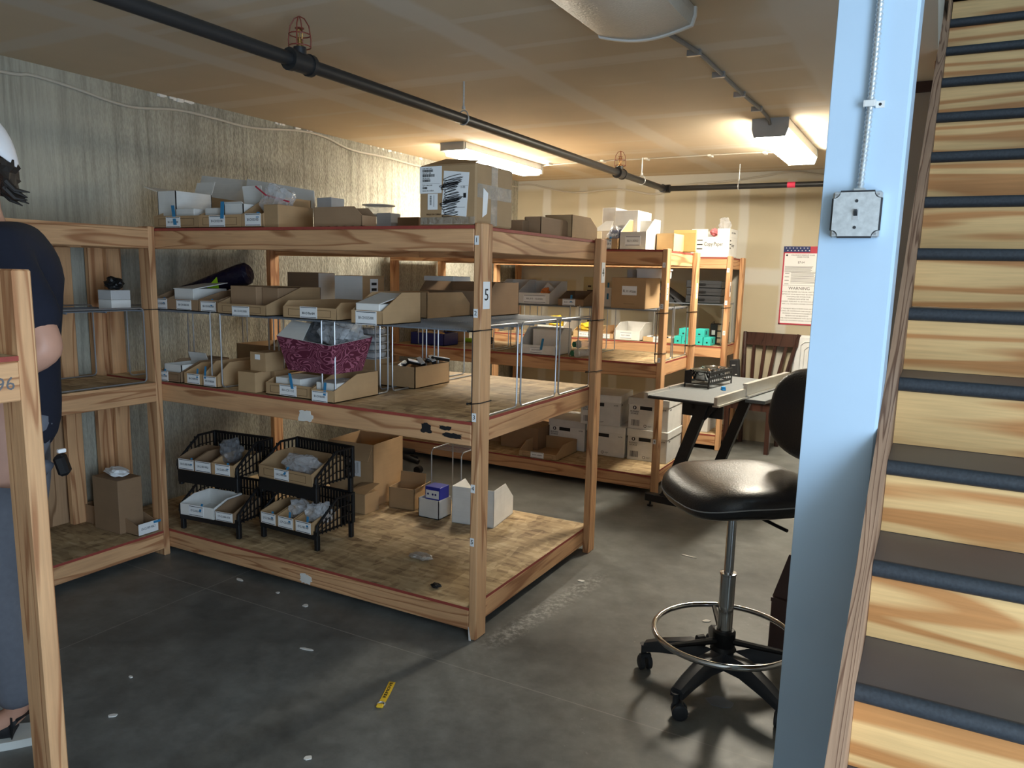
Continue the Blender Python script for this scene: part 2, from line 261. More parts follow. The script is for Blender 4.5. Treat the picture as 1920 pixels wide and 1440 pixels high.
# ------------------------------------------------------------------ mesh helpers
class MB:
    def __init__(s): s.v = []; s.f = []; s.m = []
    def add(s, vs, fs, m=0):
        o = len(s.v); s.v += [tuple(p) for p in vs]; s.f += [tuple(i+o for i in f) for f in fs]; s.m += [m]*len(fs) if isinstance(m, int) else list(m)
        return s
    def box(s, x0, x1, y0, y1, z0, z1, m=0, mx=None):
        """mx: a material for the four side faces when m is for top and bottom"""
        k = m if mx is None else mx
        return s.add([(x0,y0,z0),(x1,y0,z0),(x1,y1,z0),(x0,y1,z0),(x0,y0,z1),(x1,y0,z1),(x1,y1,z1),(x0,y1,z1)],
                     [(0,3,2,1),(4,5,6,7),(0,1,5,4),(1,2,6,5),(2,3,7,6),(3,0,4,7)], [m, m, k, k, k, k])
    def rbox(s, x0, x1, y0, y1, z0, z1, r, m=0):
        xs = (x0, x1); vs = []; c = Vector(((x0+x1)/2, (y0+y1)/2, (z0+z1)/2)); h = Vector(((x1-x0)/2, (y1-y0)/2, (z1-z0)/2)); r = min(r, min(h)*.9)
        idx = {}
        for sx in (-1, 1):
            for sy in (-1, 1):
                for sz in (-1, 1):
                    for a in range(3):
                        d = [h.x-r, h.y-r, h.z-r]; d[a] += r
                        idx[(sx, sy, sz, a)] = len(vs); vs.append((c.x+sx*d[0], c.y+sy*d[1], c.z+sz*d[2]))
        fs = []
        for a in range(3):
            b_, c_ = (a+1) % 3, (a+2) % 3
            for sa in (-1, 1):
                q = []
                for sb, sc in ((-1,-1),(1,-1),(1,1),(-1,1)):
                    k = [0,0,0]; k[a] = sa; k[b_] = sb; k[c_] = sc; q.append(idx[(*k, a)])
                fs.append(q if sa > 0 else q[::-1])
            for sb in (-1, 1):
                for sc in (-1, 1):
                    q = []
                    for sa, ax in ((-1, b_), (1, b_), (1, c_), (-1, c_)):
                        k = [0,0,0]; k[a] = sa; k[b_] = sb; k[c_] = sc; q.append(idx[(*k, ax)])
                    fs.append(q)
        for sx in (-1, 1):
            for sy in (-1, 1):
                for sz in (-1, 1): fs.append([idx[(sx,sy,sz,a)] for a in range(3)])
        return s.add(vs, fs, m)
    def sheet(s, pts, th=.004, m=0):
        """a planar polygon given thickness th on the side away from its normal"""
        P = [Vector(p) for p in pts]; n = Vector((0,0,0))
        for i in range(len(P)): n += P[i].cross(P[(i+1) % len(P)])
        n.normalize(); k = len(P); Q = [p - n*th for p in P]
        return s.add(P+Q, [tuple(range(k)), tuple(range(2*k-1, k-1, -1))] + [(i, k+i, k+(i+1) % k, (i+1) % k) for i in range(k)], m)
    def tube(s, pts, r, n=8, m=0, closed=False):
        P = [Vector(p) for p in pts]; k = len(P); rings = []; ref = None
        rr = r if isinstance(r, (list, tuple)) else [r]*k
        for i, p in enumerate(P):
            if closed: t = P[(i+1) % k] - P[i-1]
            else: t = P[min(i+1, k-1)] - P[max(i-1, 0)]
            t.normalize()
            if ref is None: ref = t.orthogonal().normalized()
            ref = (ref - t*ref.dot(t)); ref = ref.normalized() if ref.length > 1e-6 else t.orthogonal().normalized()
            w = t.cross(ref); rings.append([p + (ref*math.cos(2*PI*j/n) + w*math.sin(2*PI*j/n))*rr[i] for j in range(n)])
        vs = [q for R_ in rings for q in R_]; fs = []
        for i in range(k if closed else k-1):
            a, b_ = i*n, ((i+1) % k)*n
            for j in range(n): fs.append((a+j, a+(j+1) % n, b_+(j+1) % n, b_+j))
        if not closed: fs += [tuple(range(n-1, -1, -1)), tuple(range((k-1)*n, k*n))]
        return s.add(vs, fs, m)
    def lathe(s, prof, cx=0, cy=0, n=24, m=0, axis='z'):
        vs = []; fs = []
        for r, z in prof:
            for j in range(n):
                a = 2*PI*j/n
                vs.append({'z': (cx+r*math.cos(a), cy+r*math.sin(a), z), 'y': (cx+r*math.cos(a), z, cy+r*math.sin(a)), 'x': (z, cx+r*math.cos(a), cy+r*math.sin(a))}[axis])
        for i in range(len(prof)-1):
            for j in range(n): fs.append((i*n+j, i*n+(j+1) % n, (i+1)*n+(j+1) % n, (i+1)*n+j))
        fs += [tuple(range(n-1, -1, -1)), tuple(range((len(prof)-1)*n, len(prof)*n))]
        return s.add(vs, fs, m)
    def prism(s, poly, axis, a0, a1, m=0):
        k = len(poly)
        def P(p, a): return {'x': (a, p[0], p[1]), 'y': (p[0], a, p[1]), 'z': (p[0], p[1], a)}[axis]
        return s.add([P(p, a0) for p in poly]+[P(p, a1) for p in poly], [tuple(range(k)), tuple(range(2*k-1, k-1, -1))]+[(i, k+i, k+(i+1) % k, (i+1) % k) for i in range(k)], m)
    def xf(s, M): s.v = [tuple(M @ Vector(p)) for p in s.v]; return s
    def build(s, name, mats, parent=None, smooth=False):
        me = bpy.data.meshes.new(name); me.from_pydata(s.v, [], s.f)
        if isinstance(mats, str): mats = [mats]
        for k in mats: me.materials.append(MATS[k])
        for p, k in zip(me.polygons, s.m): p.material_index = k
        bm = bmesh.new(); bm.from_mesh(me); bmesh.ops.recalc_face_normals(bm, faces=bm.faces); bm.to_mesh(me); bm.free()
        if smooth:
            for p in me.polygons: p.use_smooth = True
            try: me.set_sharp_from_angle(angle=math.radians(40))
            except Exception: pass
        o = bpy.data.objects.new(name, me); C.objects.link(o)
        if parent: o.parent = parent
        return o
def tag(o, label, cat, group=None):
    o['label'] = label; o['category'] = cat
    if group: o['group'] = group
    return o
def thing(name, label, cat, loc=(0,0,0), rz=0, group=None, rx=0, ry=0):
    o = bpy.data.objects.new(name, None); o.empty_display_size = .05; C.objects.link(o)
    o.location = loc; o.rotation_euler = (rx, ry, rz)
    return tag(o, label, cat, group)
def struct(o): o['kind'] = 'structure'; return o
def dup(root, loc, label, rz=None, group=None):
    r = root.copy(); C.objects.link(r); r.location = loc; r['label'] = label
    if rz is not None: r.rotation_euler.z = rz
    if group: r['group'] = group
    for ch in list(root.children):
        c = ch.copy(); C.objects.link(c); c.parent = r
        for g in list(ch.children):
            d = g.copy(); C.objects.link(d); d.parent = c
    return r
def text_mesh(s, size, width=None, depth=.0006, align='CENTER'):
    cu = bpy.data.curves.new('lettering', 'FONT'); cu.body = s; cu.size = size; cu.align_x = align; cu.align_y = 'CENTER'; cu.extrude = depth/2; cu.resolution_u = 2
    o = bpy.data.objects.new('lettering', cu); C.objects.link(o)
    bpy.context.view_layer.update()
    me = bpy.data.meshes.new_from_object(o.evaluated_get(bpy.context.evaluated_depsgraph_get()))
    bpy.data.objects.remove(o); bpy.data.curves.remove(cu)
    if width and len(me.vertices):
        w = max(v.co.x for v in me.vertices)-min(v.co.x for v in me.vertices)
        if w > 0: me.transform(Matrix.Scale(width/w, 4, (1,0,0)))
    me.name = 'lettering'
    return me
def text(parent, s, pos, size, mat='ink', face='-y', width=None, turn=0, align='CENTER', name='lettering'):
    me = text_mesh(s, size, width, align=align)
    R = Matrix.Rotation(PI/2, 4, 'X')
    if face == '+x': R = Matrix.Rotation(PI/2, 4, 'Z') @ R
    if face == '+z': R = Matrix.Identity(4)
    me.transform(Matrix.Translation(pos) @ R @ Matrix.Rotation(turn, 4, 'Z')); me.materials.append(MATS[mat])
    o = bpy.data.objects.new(name, me); C.objects.link(o)
    if parent: o.parent = parent
    return o

# ================================================================== the setting
ZC, XW, YB = 2.366, -2.334, 4.585
struct(MB().box(XW-.2, 3.4, -4.5, YB+.2, -.15, 0).build('floor', 'stained_concrete_floor'))
struct(MB().box(XW-.2, XW, -4.5, YB+.2, 0, ZC).build('wall_left', 'board_marked_concrete'))
struct(MB().box(XW, 3.4, YB, YB+.15, 0, ZC).build('wall_back', 'drywall_back_wall'))
struct(MB().box(2.9, 3.1, -3.35, -3.3, 0, ZC).box(2.9, 3.1, -1.55, YB, 0, ZC).box(2.9, 3.1, -3.3, -1.55, 2.25, ZC).build('wall_right', 'painted_plaster'))
struct(MB().box(XW, 3.1, -3.5, -3.35, 0, ZC).build('wall_front', 'painted_plaster'))
c = MB().box(XW-.2, 1.385, -4.5, YB+.15, ZC, ZC+.25).box(1.385, 3.4, -4.5, -1.1, ZC, ZC+.25).box(1.385, 3.4, 1.76, YB+.15, ZC, ZC+.30)
struct(c.build('ceiling', 'drywall_ceiling'))
u = MB().box(1.30, 3.4, 3.4, 3.5, 2.66, 5).box(3.25, 3.4, -1.1, 3.4, 2.62, 5).box(1.30, 1.38, -1.1, 3.4, 2.62, 5).box(1.3, 3.4, -1.1, 3.5, 5, 5.1)
struct(u.build('wall_upper', 'upper_wall_paint'))
struct(MB().box(1.19, 1.365, 1.72, 1.80, 0, 2.318).build('wall_stair', 'painted_plaster'))
struct(MB().box(1.19, 1.366, 1.71, 1.81, 2.318, ZC).build('trim_1', 'brown_board'))
# crumbs of white foam along the top of the concrete wall
m = MB(); rr = random.Random(3)
for i in range(46):
    y = rr.choice([rr.uniform(.45, .7), rr.uniform(1.2, 1.65), rr.uniform(2.1, 2.9)]); s = rr.uniform(.003, .008)
    m.rbox(XW, XW+s*1.5, y-s*2, y+s*2, ZC-s*1.6-rr.uniform(0, .012), ZC-.0005, .002)
struct(m.build('trim_2', 'chip_white'))

# ------------------------------------------------------------------ painted column
col = thing('support_column', 'pale blue-white painted square column beside the wooden stairs', 'column', (0, 0, 0))
MB().prism([(1.218, -.34), (1.218, -.499), (1.219, -.5), (1.377, -.5), (1.3835, -.4925), (1.3835, -.34)], 'z', 0, ZC).build('shaft', 'column_paint', col)
sb = thing('switch_box', 'galvanized square switch box with toggle on the column', 'switch', (1.297, -.50, 1.598))
MB().rbox(-.051, .051, -.034, 0, -.051, .051, .004).build('box_body', 'galvanized', sb)
pl = []
for cx, cz, a0 in ((.049, .049, 270), (-.049, .049, 180+180), (-.049, -.049, 90), (.049, -.049, 180)):
    pass
def notch(h, r):
    pts = []
    for (sx, sz), (a, b_) in zip(((1, 1), (-1, 1), (-1, -1), (1, -1)), ((270, 180), (360, 270), (90, 0), (180, 90))):
        for k in range(6):
            t = math.radians(a+(b_-a)*k/5); pts.append((sx*h+r*math.cos(t), sz*h+r*math.sin(t)))
    return pts
MB().prism(notch(.0482, .0135), 'y', -.0395, -.034).build('cover_plate', 'galvanized', sb)
MB().prism(notch(.0525, .0172), 'y', -.0355, -.0338).build('cover_rim', 'charcoal_plastic', sb)
MB().box(-.006, .006, -.0412, -.0395, -.012, .012).build('switch_frame', 'grey_card', sb)
MB().add([(-.004, -.0412, -.004), (.004, -.0412, -.004), (.004, -.0412, .008), (-.004, -.0412, .008), (-.003, -.05, .006), (.003, -.05, .006), (.003, -.05, .010), (-.003, -.05, .010)],
         [(0,3,2,1),(4,5,6,7),(0,1,5,4),(1,2,6,5),(2,3,7,6),(3,0,4,7)]).build('toggle', 'charcoal_plastic', sb)
for zz in (-.029, .029):
    MB().lathe([(.0035, -.0412), (.0035, -.0395)], 0, zz, 12, 0, 'y').build('screw', 'charcoal_plastic', sb)
for xx, zz in ((-.043, .043), (.043, .043), (-.043, -.043), (.043, -.043)):
    MB().lathe([(.003, -.0362), (.003, -.034)], xx, zz, 10, 0, 'y').build('corner_screw', 'wire_grey', sb)
cd = thing('flexible_conduit', 'ribbed steel conduit running up the column into the switch box', 'conduit', (0, 0, 0))
path = []
for i in range(141):
    t = i/140; z = 1.652+t*(ZC-1.652); path.append((1.299+.014*t*t+.004*math.sin(t*5), -.512, z))
m = MB(); m.tube(path, [.0085 if i % 2 else .0062 for i in range(141)], 10); m.build('armour', 'galvanized', cd, True)
MB().rbox(-.013+1.299, .013+1.299, -.527, -.5, 1.645, 1.656, .002).build('connector', 'galvanized', cd)
st = thing('conduit_strap', 'white one-hole strap holding the conduit to the column', 'strap', (1.303, -.50, 1.838))
MB().rbox(-.011, .011, -.024, -.0205, -.007, .007, .001).box(.011, .029, -.002, 0, -.0075, .0075).box(-.0125, -.0105, -.0235, 0, -.007, .007).box(.0105, .0125, -.0235, 0, -.007, .007).build('strap_band', 'fixture_white', st)
MB().lathe([(.0032, -.0026), (.0032, -.002)], .02, 0, 12, 0, 'y').build('hole', 'ink', st)

# ------------------------------------------------------------------ stairs
RISE, RUN, SX0, SX1 = .16853, .22411, 1.4084, 2.42
stair = thing('staircase', 'plywood staircase with dark painted treads rising on the right', 'staircase', (0, 0, 0))
Y0, Z0 = -.9784, .706
def step(k):
    y, z = Y0+RUN*k, Z0+RISE*k
    return y, z
for k in range(-4, 12):
    y, z = step(k)
    if z > .1:
        MB().box(SX0+.0045, SX1, y+.012, y+RUN+.03, z-.026, z-.001).build('tread', 'tread_paint', stair)
        m = MB(); m.tube([(SX0+.0046, y+.011, z-.015), (SX1-.001, y+.011, z-.0175)], .0178, 12); m.build('nosing', 'nosing_rubber', stair, True)
    MB().box(SX0+.0045, SX1, y+RUN+.014, y+RUN+.03, max(0, z), z+RISE-.027).build('riser', 'plywood', stair)
y, z = step(12)
MB().box(SX0, SX1, y, y+1.5, z-.03, z-.002).box(SX0, SX1, y+.0, y+.012, z-.03, z).build('landing', 'weathered_fir_x', stair)
# closed stringer: its sloping top edge faces the viewer
sl = RISE/RUN
def zl(y, off): return Z0+(y-Y0)*sl+off
ya, yb = Y0-RUN*4.0, Y0+RUN*11.4
poly = [(ya, max(.0, zl(ya, -.25))), (ya, zl(ya, .035)), (yb, zl(yb, .035)), (yb, zl(yb, -.25))]
poly = [(-1.95, 0), (-1.95, max(0.02, zl(-1.95, .035))), (yb, zl(yb, .035)), (yb, zl(yb, -.26)), (Y0-(Z0-.26)/sl, 0)]
MB().prism(poly, 'x', SX0-.0243, SX0+.004).build('stringer', 'stringer_fir', stair)
# the notched board above it
m = MB(); pts = [(1.46, 2.30)]
for k in range(6): pts += [(1.46+k*.09, 2.37+k*.075), (1.46+k*.09+.075, 2.355+k*.075)]
for k in range(6):
    m.prism([(1.36+k*.055, 2.335+k*.062), (1.36+k*.055, 2.395+k*.062), (1.42+k*.055, 2.42+k*.062), (1.42+k*.055, 2.36+k*.062)], 'x', SX0-.034, SX0-.006)
m.build('notched_board', 'fir_y', stair)
MB().box(SX0-.008, SX0+.001, 1.40, 1.76, 2.33, 2.72).build('side_trim', 'weathered_fir_z', stair)

# ------------------------------------------------------------------ pipes, cables and fixtures on the ceiling
pipe = thing('sprinkler_pipe', 'black steel sprinkler pipe running under the ceiling', 'pipe', (0, 0, 0))
PX, PZ, PR = -.645, 2.19, .0245
MB().tube([(PX, -3.3, PZ), (PX, 4.08, PZ)], PR, 16).build('long_run', 'black_pipe', pipe, True)
MB().tube([(PX, 4.08, PZ), (2.89, 4.08, PZ)], PR*.9, 16).build('back_run', 'black_pipe', pipe, True)
MB().tube([(PX, 4.03, PZ), (PX, 4.08, PZ), (PX+.05, 4.08, PZ)], PR*1.4, 14).build('elbow', 'black_pipe', pipe, True)
MB().tube([(.36, 4.08, PZ), (.42, 4.08, PZ)], PR*.94, 16).build('red_band', 'red_tape', pipe)
for yy in (-.235, 3.02):
    m = MB().tube([(PX, yy-.055, PZ), (PX, yy+.055, PZ)], PR*1.45, 16); m.tube([(PX, yy-.058, PZ), (PX, yy-.04, PZ)], PR*1.62, 16); m.tube([(PX, yy+.04, PZ), (PX, yy+.058, PZ)], PR*1.62, 16)
    m.tube([(PX, yy, PZ), (PX, yy, PZ+.052)], PR*.95, 14); m.build('tee', 'black_pipe', pipe, True)
def sprinkler(y, label):
    t = thing('fire_sprinkler', label, 'sprinkler', (PX, y, PZ+.05), 0, 'caged sprinkler heads')
    MB().lathe([(.012, 0), (.012, .018), (.008, .02), (.008, .03)], n=12).build('body', 'brass', t)
    MB().tube([(-.011, 0, .03), (-.014, 0, .05), (-.003, 0, .066)], .0025, 6).tube([(.011, 0, .03), (.014, 0, .05), (.003, 0, .066)], .0025, 6).tube([(0, 0, .03), (0, 0, .06)], .002, 6).build('frame', 'brass', t)
    MB().lathe([(.017, .066), (.017, .068)], n=14).build('deflector', 'red_cage', t)
    m = MB()
    for k in range(4):
        a = k*PI/2+.5; cx, sy = math.cos(a), math.sin(a)
        m.tube([(.040*cx, .040*sy, .002), (.041*cx, .041*sy, .03), (.034*cx, .034*sy, .075), (.018*cx, .018*sy, .10), (0, 0, .108)], .0022, 6)
    for rr_, zz in ((.040, .004), (.0385, .045)):
        m.tube([(rr_*math.cos(2*PI*j/16), rr_*math.sin(2*PI*j/16), zz) for j in range(16)], .0022, 6, closed=True)
    m.build('cage', 'red_cage', t)
sprinkler(-.235, 'red wire caged sprinkler head on the near part of the ceiling pipe')
sprinkler(3.02, 'small red caged sprinkler head on the far end of the ceiling pipe')
def hanger(x, y, label, zp):
    t = thing('pipe_hanger', label, 'hanger', (x, y, ZC), 0, 'pipe hangers')
    MB().tube([(0, 0, 0), (0, 0, zp+.06-ZC)], .0045, 8).build('rod', 'galvanized', t)
    ax = (1, 0) if y < 4 else (0, 1)
    MB().tube([(ax[0]*.03*math.sin(2*PI*j/18), ax[1]*.03*math.sin(2*PI*j/18), zp-ZC+.003+(.038 if math.cos(2*PI*j/18) > .6 else .03)*math.cos(2*PI*j/18)) for j in range(18)], .0035, 6, closed=True).lathe([(.009, zp+.045-ZC), (.009, zp+.06-ZC)], n=6).build('ring', 'galvanized', t)
hanger(PX, .88, 'steel rod hanger on the middle of the ceiling pipe', PZ)
hanger(PX, 3.5, 'steel rod hanger just past the small far sprinkler head', PZ)
hanger(-.02, 4.08, 'steel rod hanger on the pipe along the back wall', PZ)

def light_fixture(name, label, x0, x1, y0, y1, h, lens, endmat, full):
    t = thing(name, label, 'ceiling light', ((x0+x1)/2, (y0+y1)/2, ZC), 0, 'fluorescent ceiling lights')
    w, l = (x1-x0)/2, (y1-y0)/2
    if full:
        MB().box(-w*.99, w*.99, -l+.012, l-.012, -.058, -.004).build('housing', 'fixture_white', t)
        MB().prism([(-w, -.0585), (-w*.86, -h), (w*.86, -h), (w, -.0585)], 'y', -l+.012, l-.012).build('lens', lens, t)
        for s in (-1, 1):
            MB().prism([(-w*1.03, 0), (-w*1.03, -.058), (-w*.88, -h-.004), (w*.88, -h-.004), (w*1.03, -.058), (w*1.03, 0)], 'y', min(s*l, s*(l-.012)), max(s*l, s*(l-.012))).build('end_cap', endmat, t)
    else:
        MB().prism([(-w*.95, -.046), (-w*.8, -h), (w*.8, -h), (w*.95, -.046)], 'y', -l+.05, l-.03).build('lens', lens, t)
        MB().box(-w, w, -l+.02, l-.02, -.0455, 0).build('pan', 'fixture_white', t)
        MB().box(-w, w, -l, -l+.03, -.055, 0).build('end_cap', endmat, t)
        MB().box(-w, w, l-.03, l, -.075, 0).build('end_cap', 'fixture_white', t)
    return t
light_fixture('ceiling_light', 'lit fluorescent ceiling light over the middle rack', -1.775, -1.575, 2.35, 3.62, .085, 'lit_lens_cool', 'fixture_grey', False)
light_fixture('ceiling_light', 'lit wraparound ceiling light over the aisle near the column', .44, .64, 2.30, 3.52, .10, 'lit_lens', 'fixture_grey', True)
t = thing('ceiling_light', 'unlit wide ceiling light with a prismatic lens at the top edge', 'ceiling light', (.48, -.30, ZC), 0, 'fluorescent ceiling lights')
m = MB(); n = 12; prof = [(-.175, -.004), (-.175, -.03)]+[(-.165+.33*i/n, -.062-.028*math.sin(PI*i/n)) for i in range(n+1)]+[(.175, -.03), (.175, -.004)]
m.prism(prof, 'y', -.6, .585); m.build('lens', 'lens_beige', t)
MB().prism([(a*1.04, b_*1.04-(.002 if b_ < -.02 else 0)) for a, b_ in prof], 'y', .585, .60).build('end_cap', 'fixture_white', t)
MB().prism([(a*1.04, b_*1.04-(.002 if b_ < -.02 else 0)) for a, b_ in prof], 'y', -.615, -.6).build('end_cap', 'fixture_white', t)
MB().box(-.1, .1, -.59, .58, -.02, 0).build('channel', 'fixture_white', t)
def smooth(P, k=6):
    P = [Vector(p) for p in P]; out = []
    for i in range(len(P)-1):
        a, b_, c_, d = P[max(i-1, 0)], P[i], P[i+1], P[min(i+2, len(P)-1)]
        for j in range(k):
            t = j/k; out.append(.5*((2*b_)+(c_-a)*t+(2*a-5*b_+4*c_-d)*t*t+(3*b_-a-3*c_+d)*t**3))
    return out+[P[-1]]
cc = thing('ceiling_conduit', 'dark flexible conduit from the unlit ceiling light to the lit one', 'conduit', (0, 0, 0))
MB().tube(smooth([(.488, .30, ZC-.014), (.487, .468, ZC-.012), (.527, .807, ZC-.012), (.533, 1.189, ZC-.012), (.535, 1.605, ZC-.012), (.545, 1.973, ZC-.012), (.54, 2.24, ZC-.014), (.54, 2.30, ZC-.035)]), .009, 8).build('tube', 'cable_dark', cc, True)
for yy, xx in ((.807, .527), (1.189, .533), (1.605, .535), (1.973, .545)):
    MB().box(xx-.045, xx+.012, yy-.009, yy+.009, ZC-.024, ZC).build('strap', 'wire_grey', cc)
wl = tag(MB().tube(smooth([(-1.60, 3.60, ZC-.02), (-1.474, 3.57, ZC-.008), (-.991, 3.524, ZC-.006), (-.624, 3.528, ZC-.006), (-.122, 3.503, ZC-.006), (.28, 3.505, ZC-.006), (.44, 3.50, ZC-.02)]), .005, 6).build('ceiling_wire', 'cable_grey', None, True), 'thin wire on the ceiling between the two lit lights', 'cable')
for xx in (-1.474, -.991, -.624, -.122, .28):
    MB().box(xx-.012, xx+.012, 3.495, 3.575, ZC-.013, ZC).build('wire_clip', 'chip_white', wl)
P = [(-1.0, 2.30), (-.371, 2.293), (-.229, 2.308), (-.026, 2.293), (.258, 2.263), (.552, 2.30), (.804, 2.302), (1.084, 2.296), (1.495, 2.345), (1.75, 2.345), (2.027, 2.30), (2.462, 2.303), (2.825, 2.293), (3.4, 2.31), (4.2, 2.30), (4.55, 2.31)]
tag(MB().tube(smooth([(XW+.009, y, z) for y, z in P]), .0075, 8).build('wall_cable', 'cable_grey', None, True), 'armoured grey cable sagging along the concrete wall', 'cable')
P = [(-2.32, 2.33), (-2.155, 2.325), (-1.743, 2.24), (-1.248, 2.255), (-.88, 2.20), (-.585, 2.275), (-.252, 2.293), (.02, 2.32), (.281, 2.352), (.532, 2.32), (.9, 2.25)]
tag(MB().tube(smooth([(x, YB-.012, z) for x, z in P]), .008, 8).build('back_wall_cable', 'cable_grey', None, True), 'grey cable looping along the top of the back wall', 'cable')

# ------------------------------------------------------------------ poster
po = thing('labor_law_poster', 'red bordered labour notice with a flag banner on the back wall', 'poster', (.287, YB-.003, 1.065))
W, Hh = .30, .668
MB().box(0, W, -.0015, .003, 0, Hh).build('sheet', 'paper_white', po)
MB().box(0, .012, -.0022, -.0015, 0, Hh).box(W-.012, W, -.0022, -.0015, 0, Hh).box(0, W, -.0022, -.0015, 0, .012).box(0, W, -.0022, -.0015, Hh-.058, Hh-.048).build('border', 'poster_red', po)
MB().box(0, W*.72, -.0024, -.0015, Hh-.048, Hh).build('flag_field', 'poster_navy', po)
MB().box(W*.72, W, -.0024, -.0015, Hh-.048, Hh).build('flag_stripes', 'poster_red', po)
m = MB()
for i in range(14):
    cx, cz = .02+(i % 7)*.029+(.014 if i > 6 else 0), Hh-.014-(i//7)*.021
    m.prism([(cx+(.006 if j % 2 == 0 else .0025)*math.sin(j*PI/5), cz+(.006 if j % 2 == 0 else .0025)*math.cos(j*PI/5)) for j in range(10)], 'y', -.003, -.0024)
m.build('stars', 'paper_white', po)
text(po, 'COLORADO MINIMUM WAGE\nORDER POSTER', (W/2+.01, -.0018, Hh-.082), .016, width=.19)
text(po, '$7.64', (W/2, -.0018, Hh-.135), .024)
MB().lathe([(.008, -.0022), (.008, -.0015)], .03, Hh-.075, 14, 0, 'y').build('seal', 'ink', po)
m = MB(); m.box(.015, W-.015, -.0022, -.0015, .337, .339)
rr = random.Random(5)
for i in range(7): m.box(.02, W-.02-rr.uniform(0, .05), -.002, -.0015, Hh-.17-i*.008, Hh-.167-i*.008)
for i in range(4): m.box(.025, .06, -.002, -.0015, Hh-.19-i*.03-.04, Hh-.186-i*.03-.04)
for i in range(10): m.box(.075, W-.02-rr.uniform(0, .02), -.002, -.0015, Hh-.225-i*.0095, Hh-.222-i*.0095)
m.build('small_print', 'grey_ink', po)
text(po, 'WARNING', (W/2, -.0018, .312), .036)
for i, s in enumerate(('IF YOU ARE INJURED ON THE JOB, WRITTEN', 'NOTICE OF YOUR INJURY MUST BE GIVEN TO', 'YOUR EMPLOYER WITHIN FOUR', 'WORKING DAYS AFTER THE', 'ACCIDENT, PURSUANT TO SECTION 8-43-102 (1)', 'AND (1.5), COLORADO REVISED STATUTES.', '', 'IF THE INJURY RESULTS FROM YOUR USE OF', 'ALCOHOL OR CONTROLLED SUBSTANCES, YOUR', "WORKERS' COMPENSATION DISABILITY", 'BENEFITS MAY BE REDUCED BY', 'ONE-HALF IN ACCORDANCE WITH SECTION', '8-42-112.5, COLORADO REVISED STATUTES.')):
    if s: text(po, s, (W/2, -.0018, .282-i*.0205), .0135)

# ================================================================== timber racks
ZT, ZM, ZB, HP = 1.620, .8846, .133, 1.628
DK, BH, PT, PW = .012, .083, .035, .081
def rack(label, x0, x1, y0, y1, group, x_left_posts=True, paint=True):
    """long axis along x; right end posts stand outside the end beam, narrow side towards the viewer"""
    t = thing('timber_rack', label, 'rack', (x1, y0, 0), 0, group)
    L, D = x0-x1, y1-y0
    for z in (ZT, ZM, ZB):
        MB().box(L, 0, .0, D, z-DK, z, 0, 1).build('deck', ['strand_board', 'red_paint'], t)
        MB().rbox(L, 0, 0, PT, z-DK-BH, z-DK-.0004, .003).build('beam', 'fir_x', t)
        MB().rbox(L, 0, D-PT, D, z-DK-BH, z-DK-.0004, .003).build('beam', 'fir_x', t)
        MB().rbox(-PT, 0, PT, D-PT, z-DK-BH, z-DK-.0004, .003).build('end_beam', 'fir_y', t)
        MB().rbox(L*.5-PT/2, L*.5+PT/2, PT, D-PT, z-DK-BH, z-DK-.0004, .003).build('joist', 'fir_y', t)
    for ya in (0, D-PW):
        MB().rbox(.0005, PT, ya, ya+PW, 0, HP, .004).build('post', 'fir_z', t)
    if x_left_posts:
        for ya in (PT+.002, D-PW): MB().rbox(L-PT, L-.0005, ya, ya+PW, 0, HP, .004).build('post', 'fir_z', t)
    return t
def sticker(t, x0, x1, z0, z1, s, face='-y', y=0):
    """a paper number on the narrow face (-y) or the wide face (+x) of a post"""
    if face == '-y':
        o = MB().box(x0, x1, y-.0012, y+.0003, z0, z1).build('number_label', 'paper_white', t)
        text(o, s, ((x0+x1)/2, y-.0015, (z0+z1)/2), (z1-z0)*.75)
    else:
        o = MB().box(y-.0003, y+.0012, x0, x1, z0, z1).build('number_label', 'paper_white', t)
        text(o, s, (y+.0015, (x0+x1)/2, (z0+z1)/2), (z1-z0)*.62, face='+x', width=(x1-x0)*.55)
    return o
r1 = rack('large timber rack nearest the viewer with red-edged decks', -2.245, -.035, 0, 1.22, 'timber racks')
for z, s in ((1.566, '1'), (1.299, '2'), (.904, '3'), (.624, '4'), (.408, '5')): sticker(r1, .004, .022, z-.0165, z+.0165, s)
sticker(r1, .014, .062, 1.315, 1.416, '5', '+x', PT); sticker(r1, 1.163, 1.205, 1.413, 1.513, '4', '+x', PT)
o = MB().box(-.003, .0, -.02, .0, 0, .001).build('number_label', 'paper_white', r1)
o.data.transform(Matrix.Identity(4))
bpy.data.objects.remove(o)
lb = MB().add([(.002, -.004, .055), (.006, -.006, .056), (.022, -.014, .004), (.010, -.010, .001), (.002, -.003, .055), (.006, -.005, .056), (.022, -.012, .004), (.010, -.008, .001)],
              [(0,3,2,1),(4,5,6,7),(0,1,5,4),(1,2,6,5),(2,3,7,6),(3,0,4,7)]).build('loose_label', 'paper_white', r1)
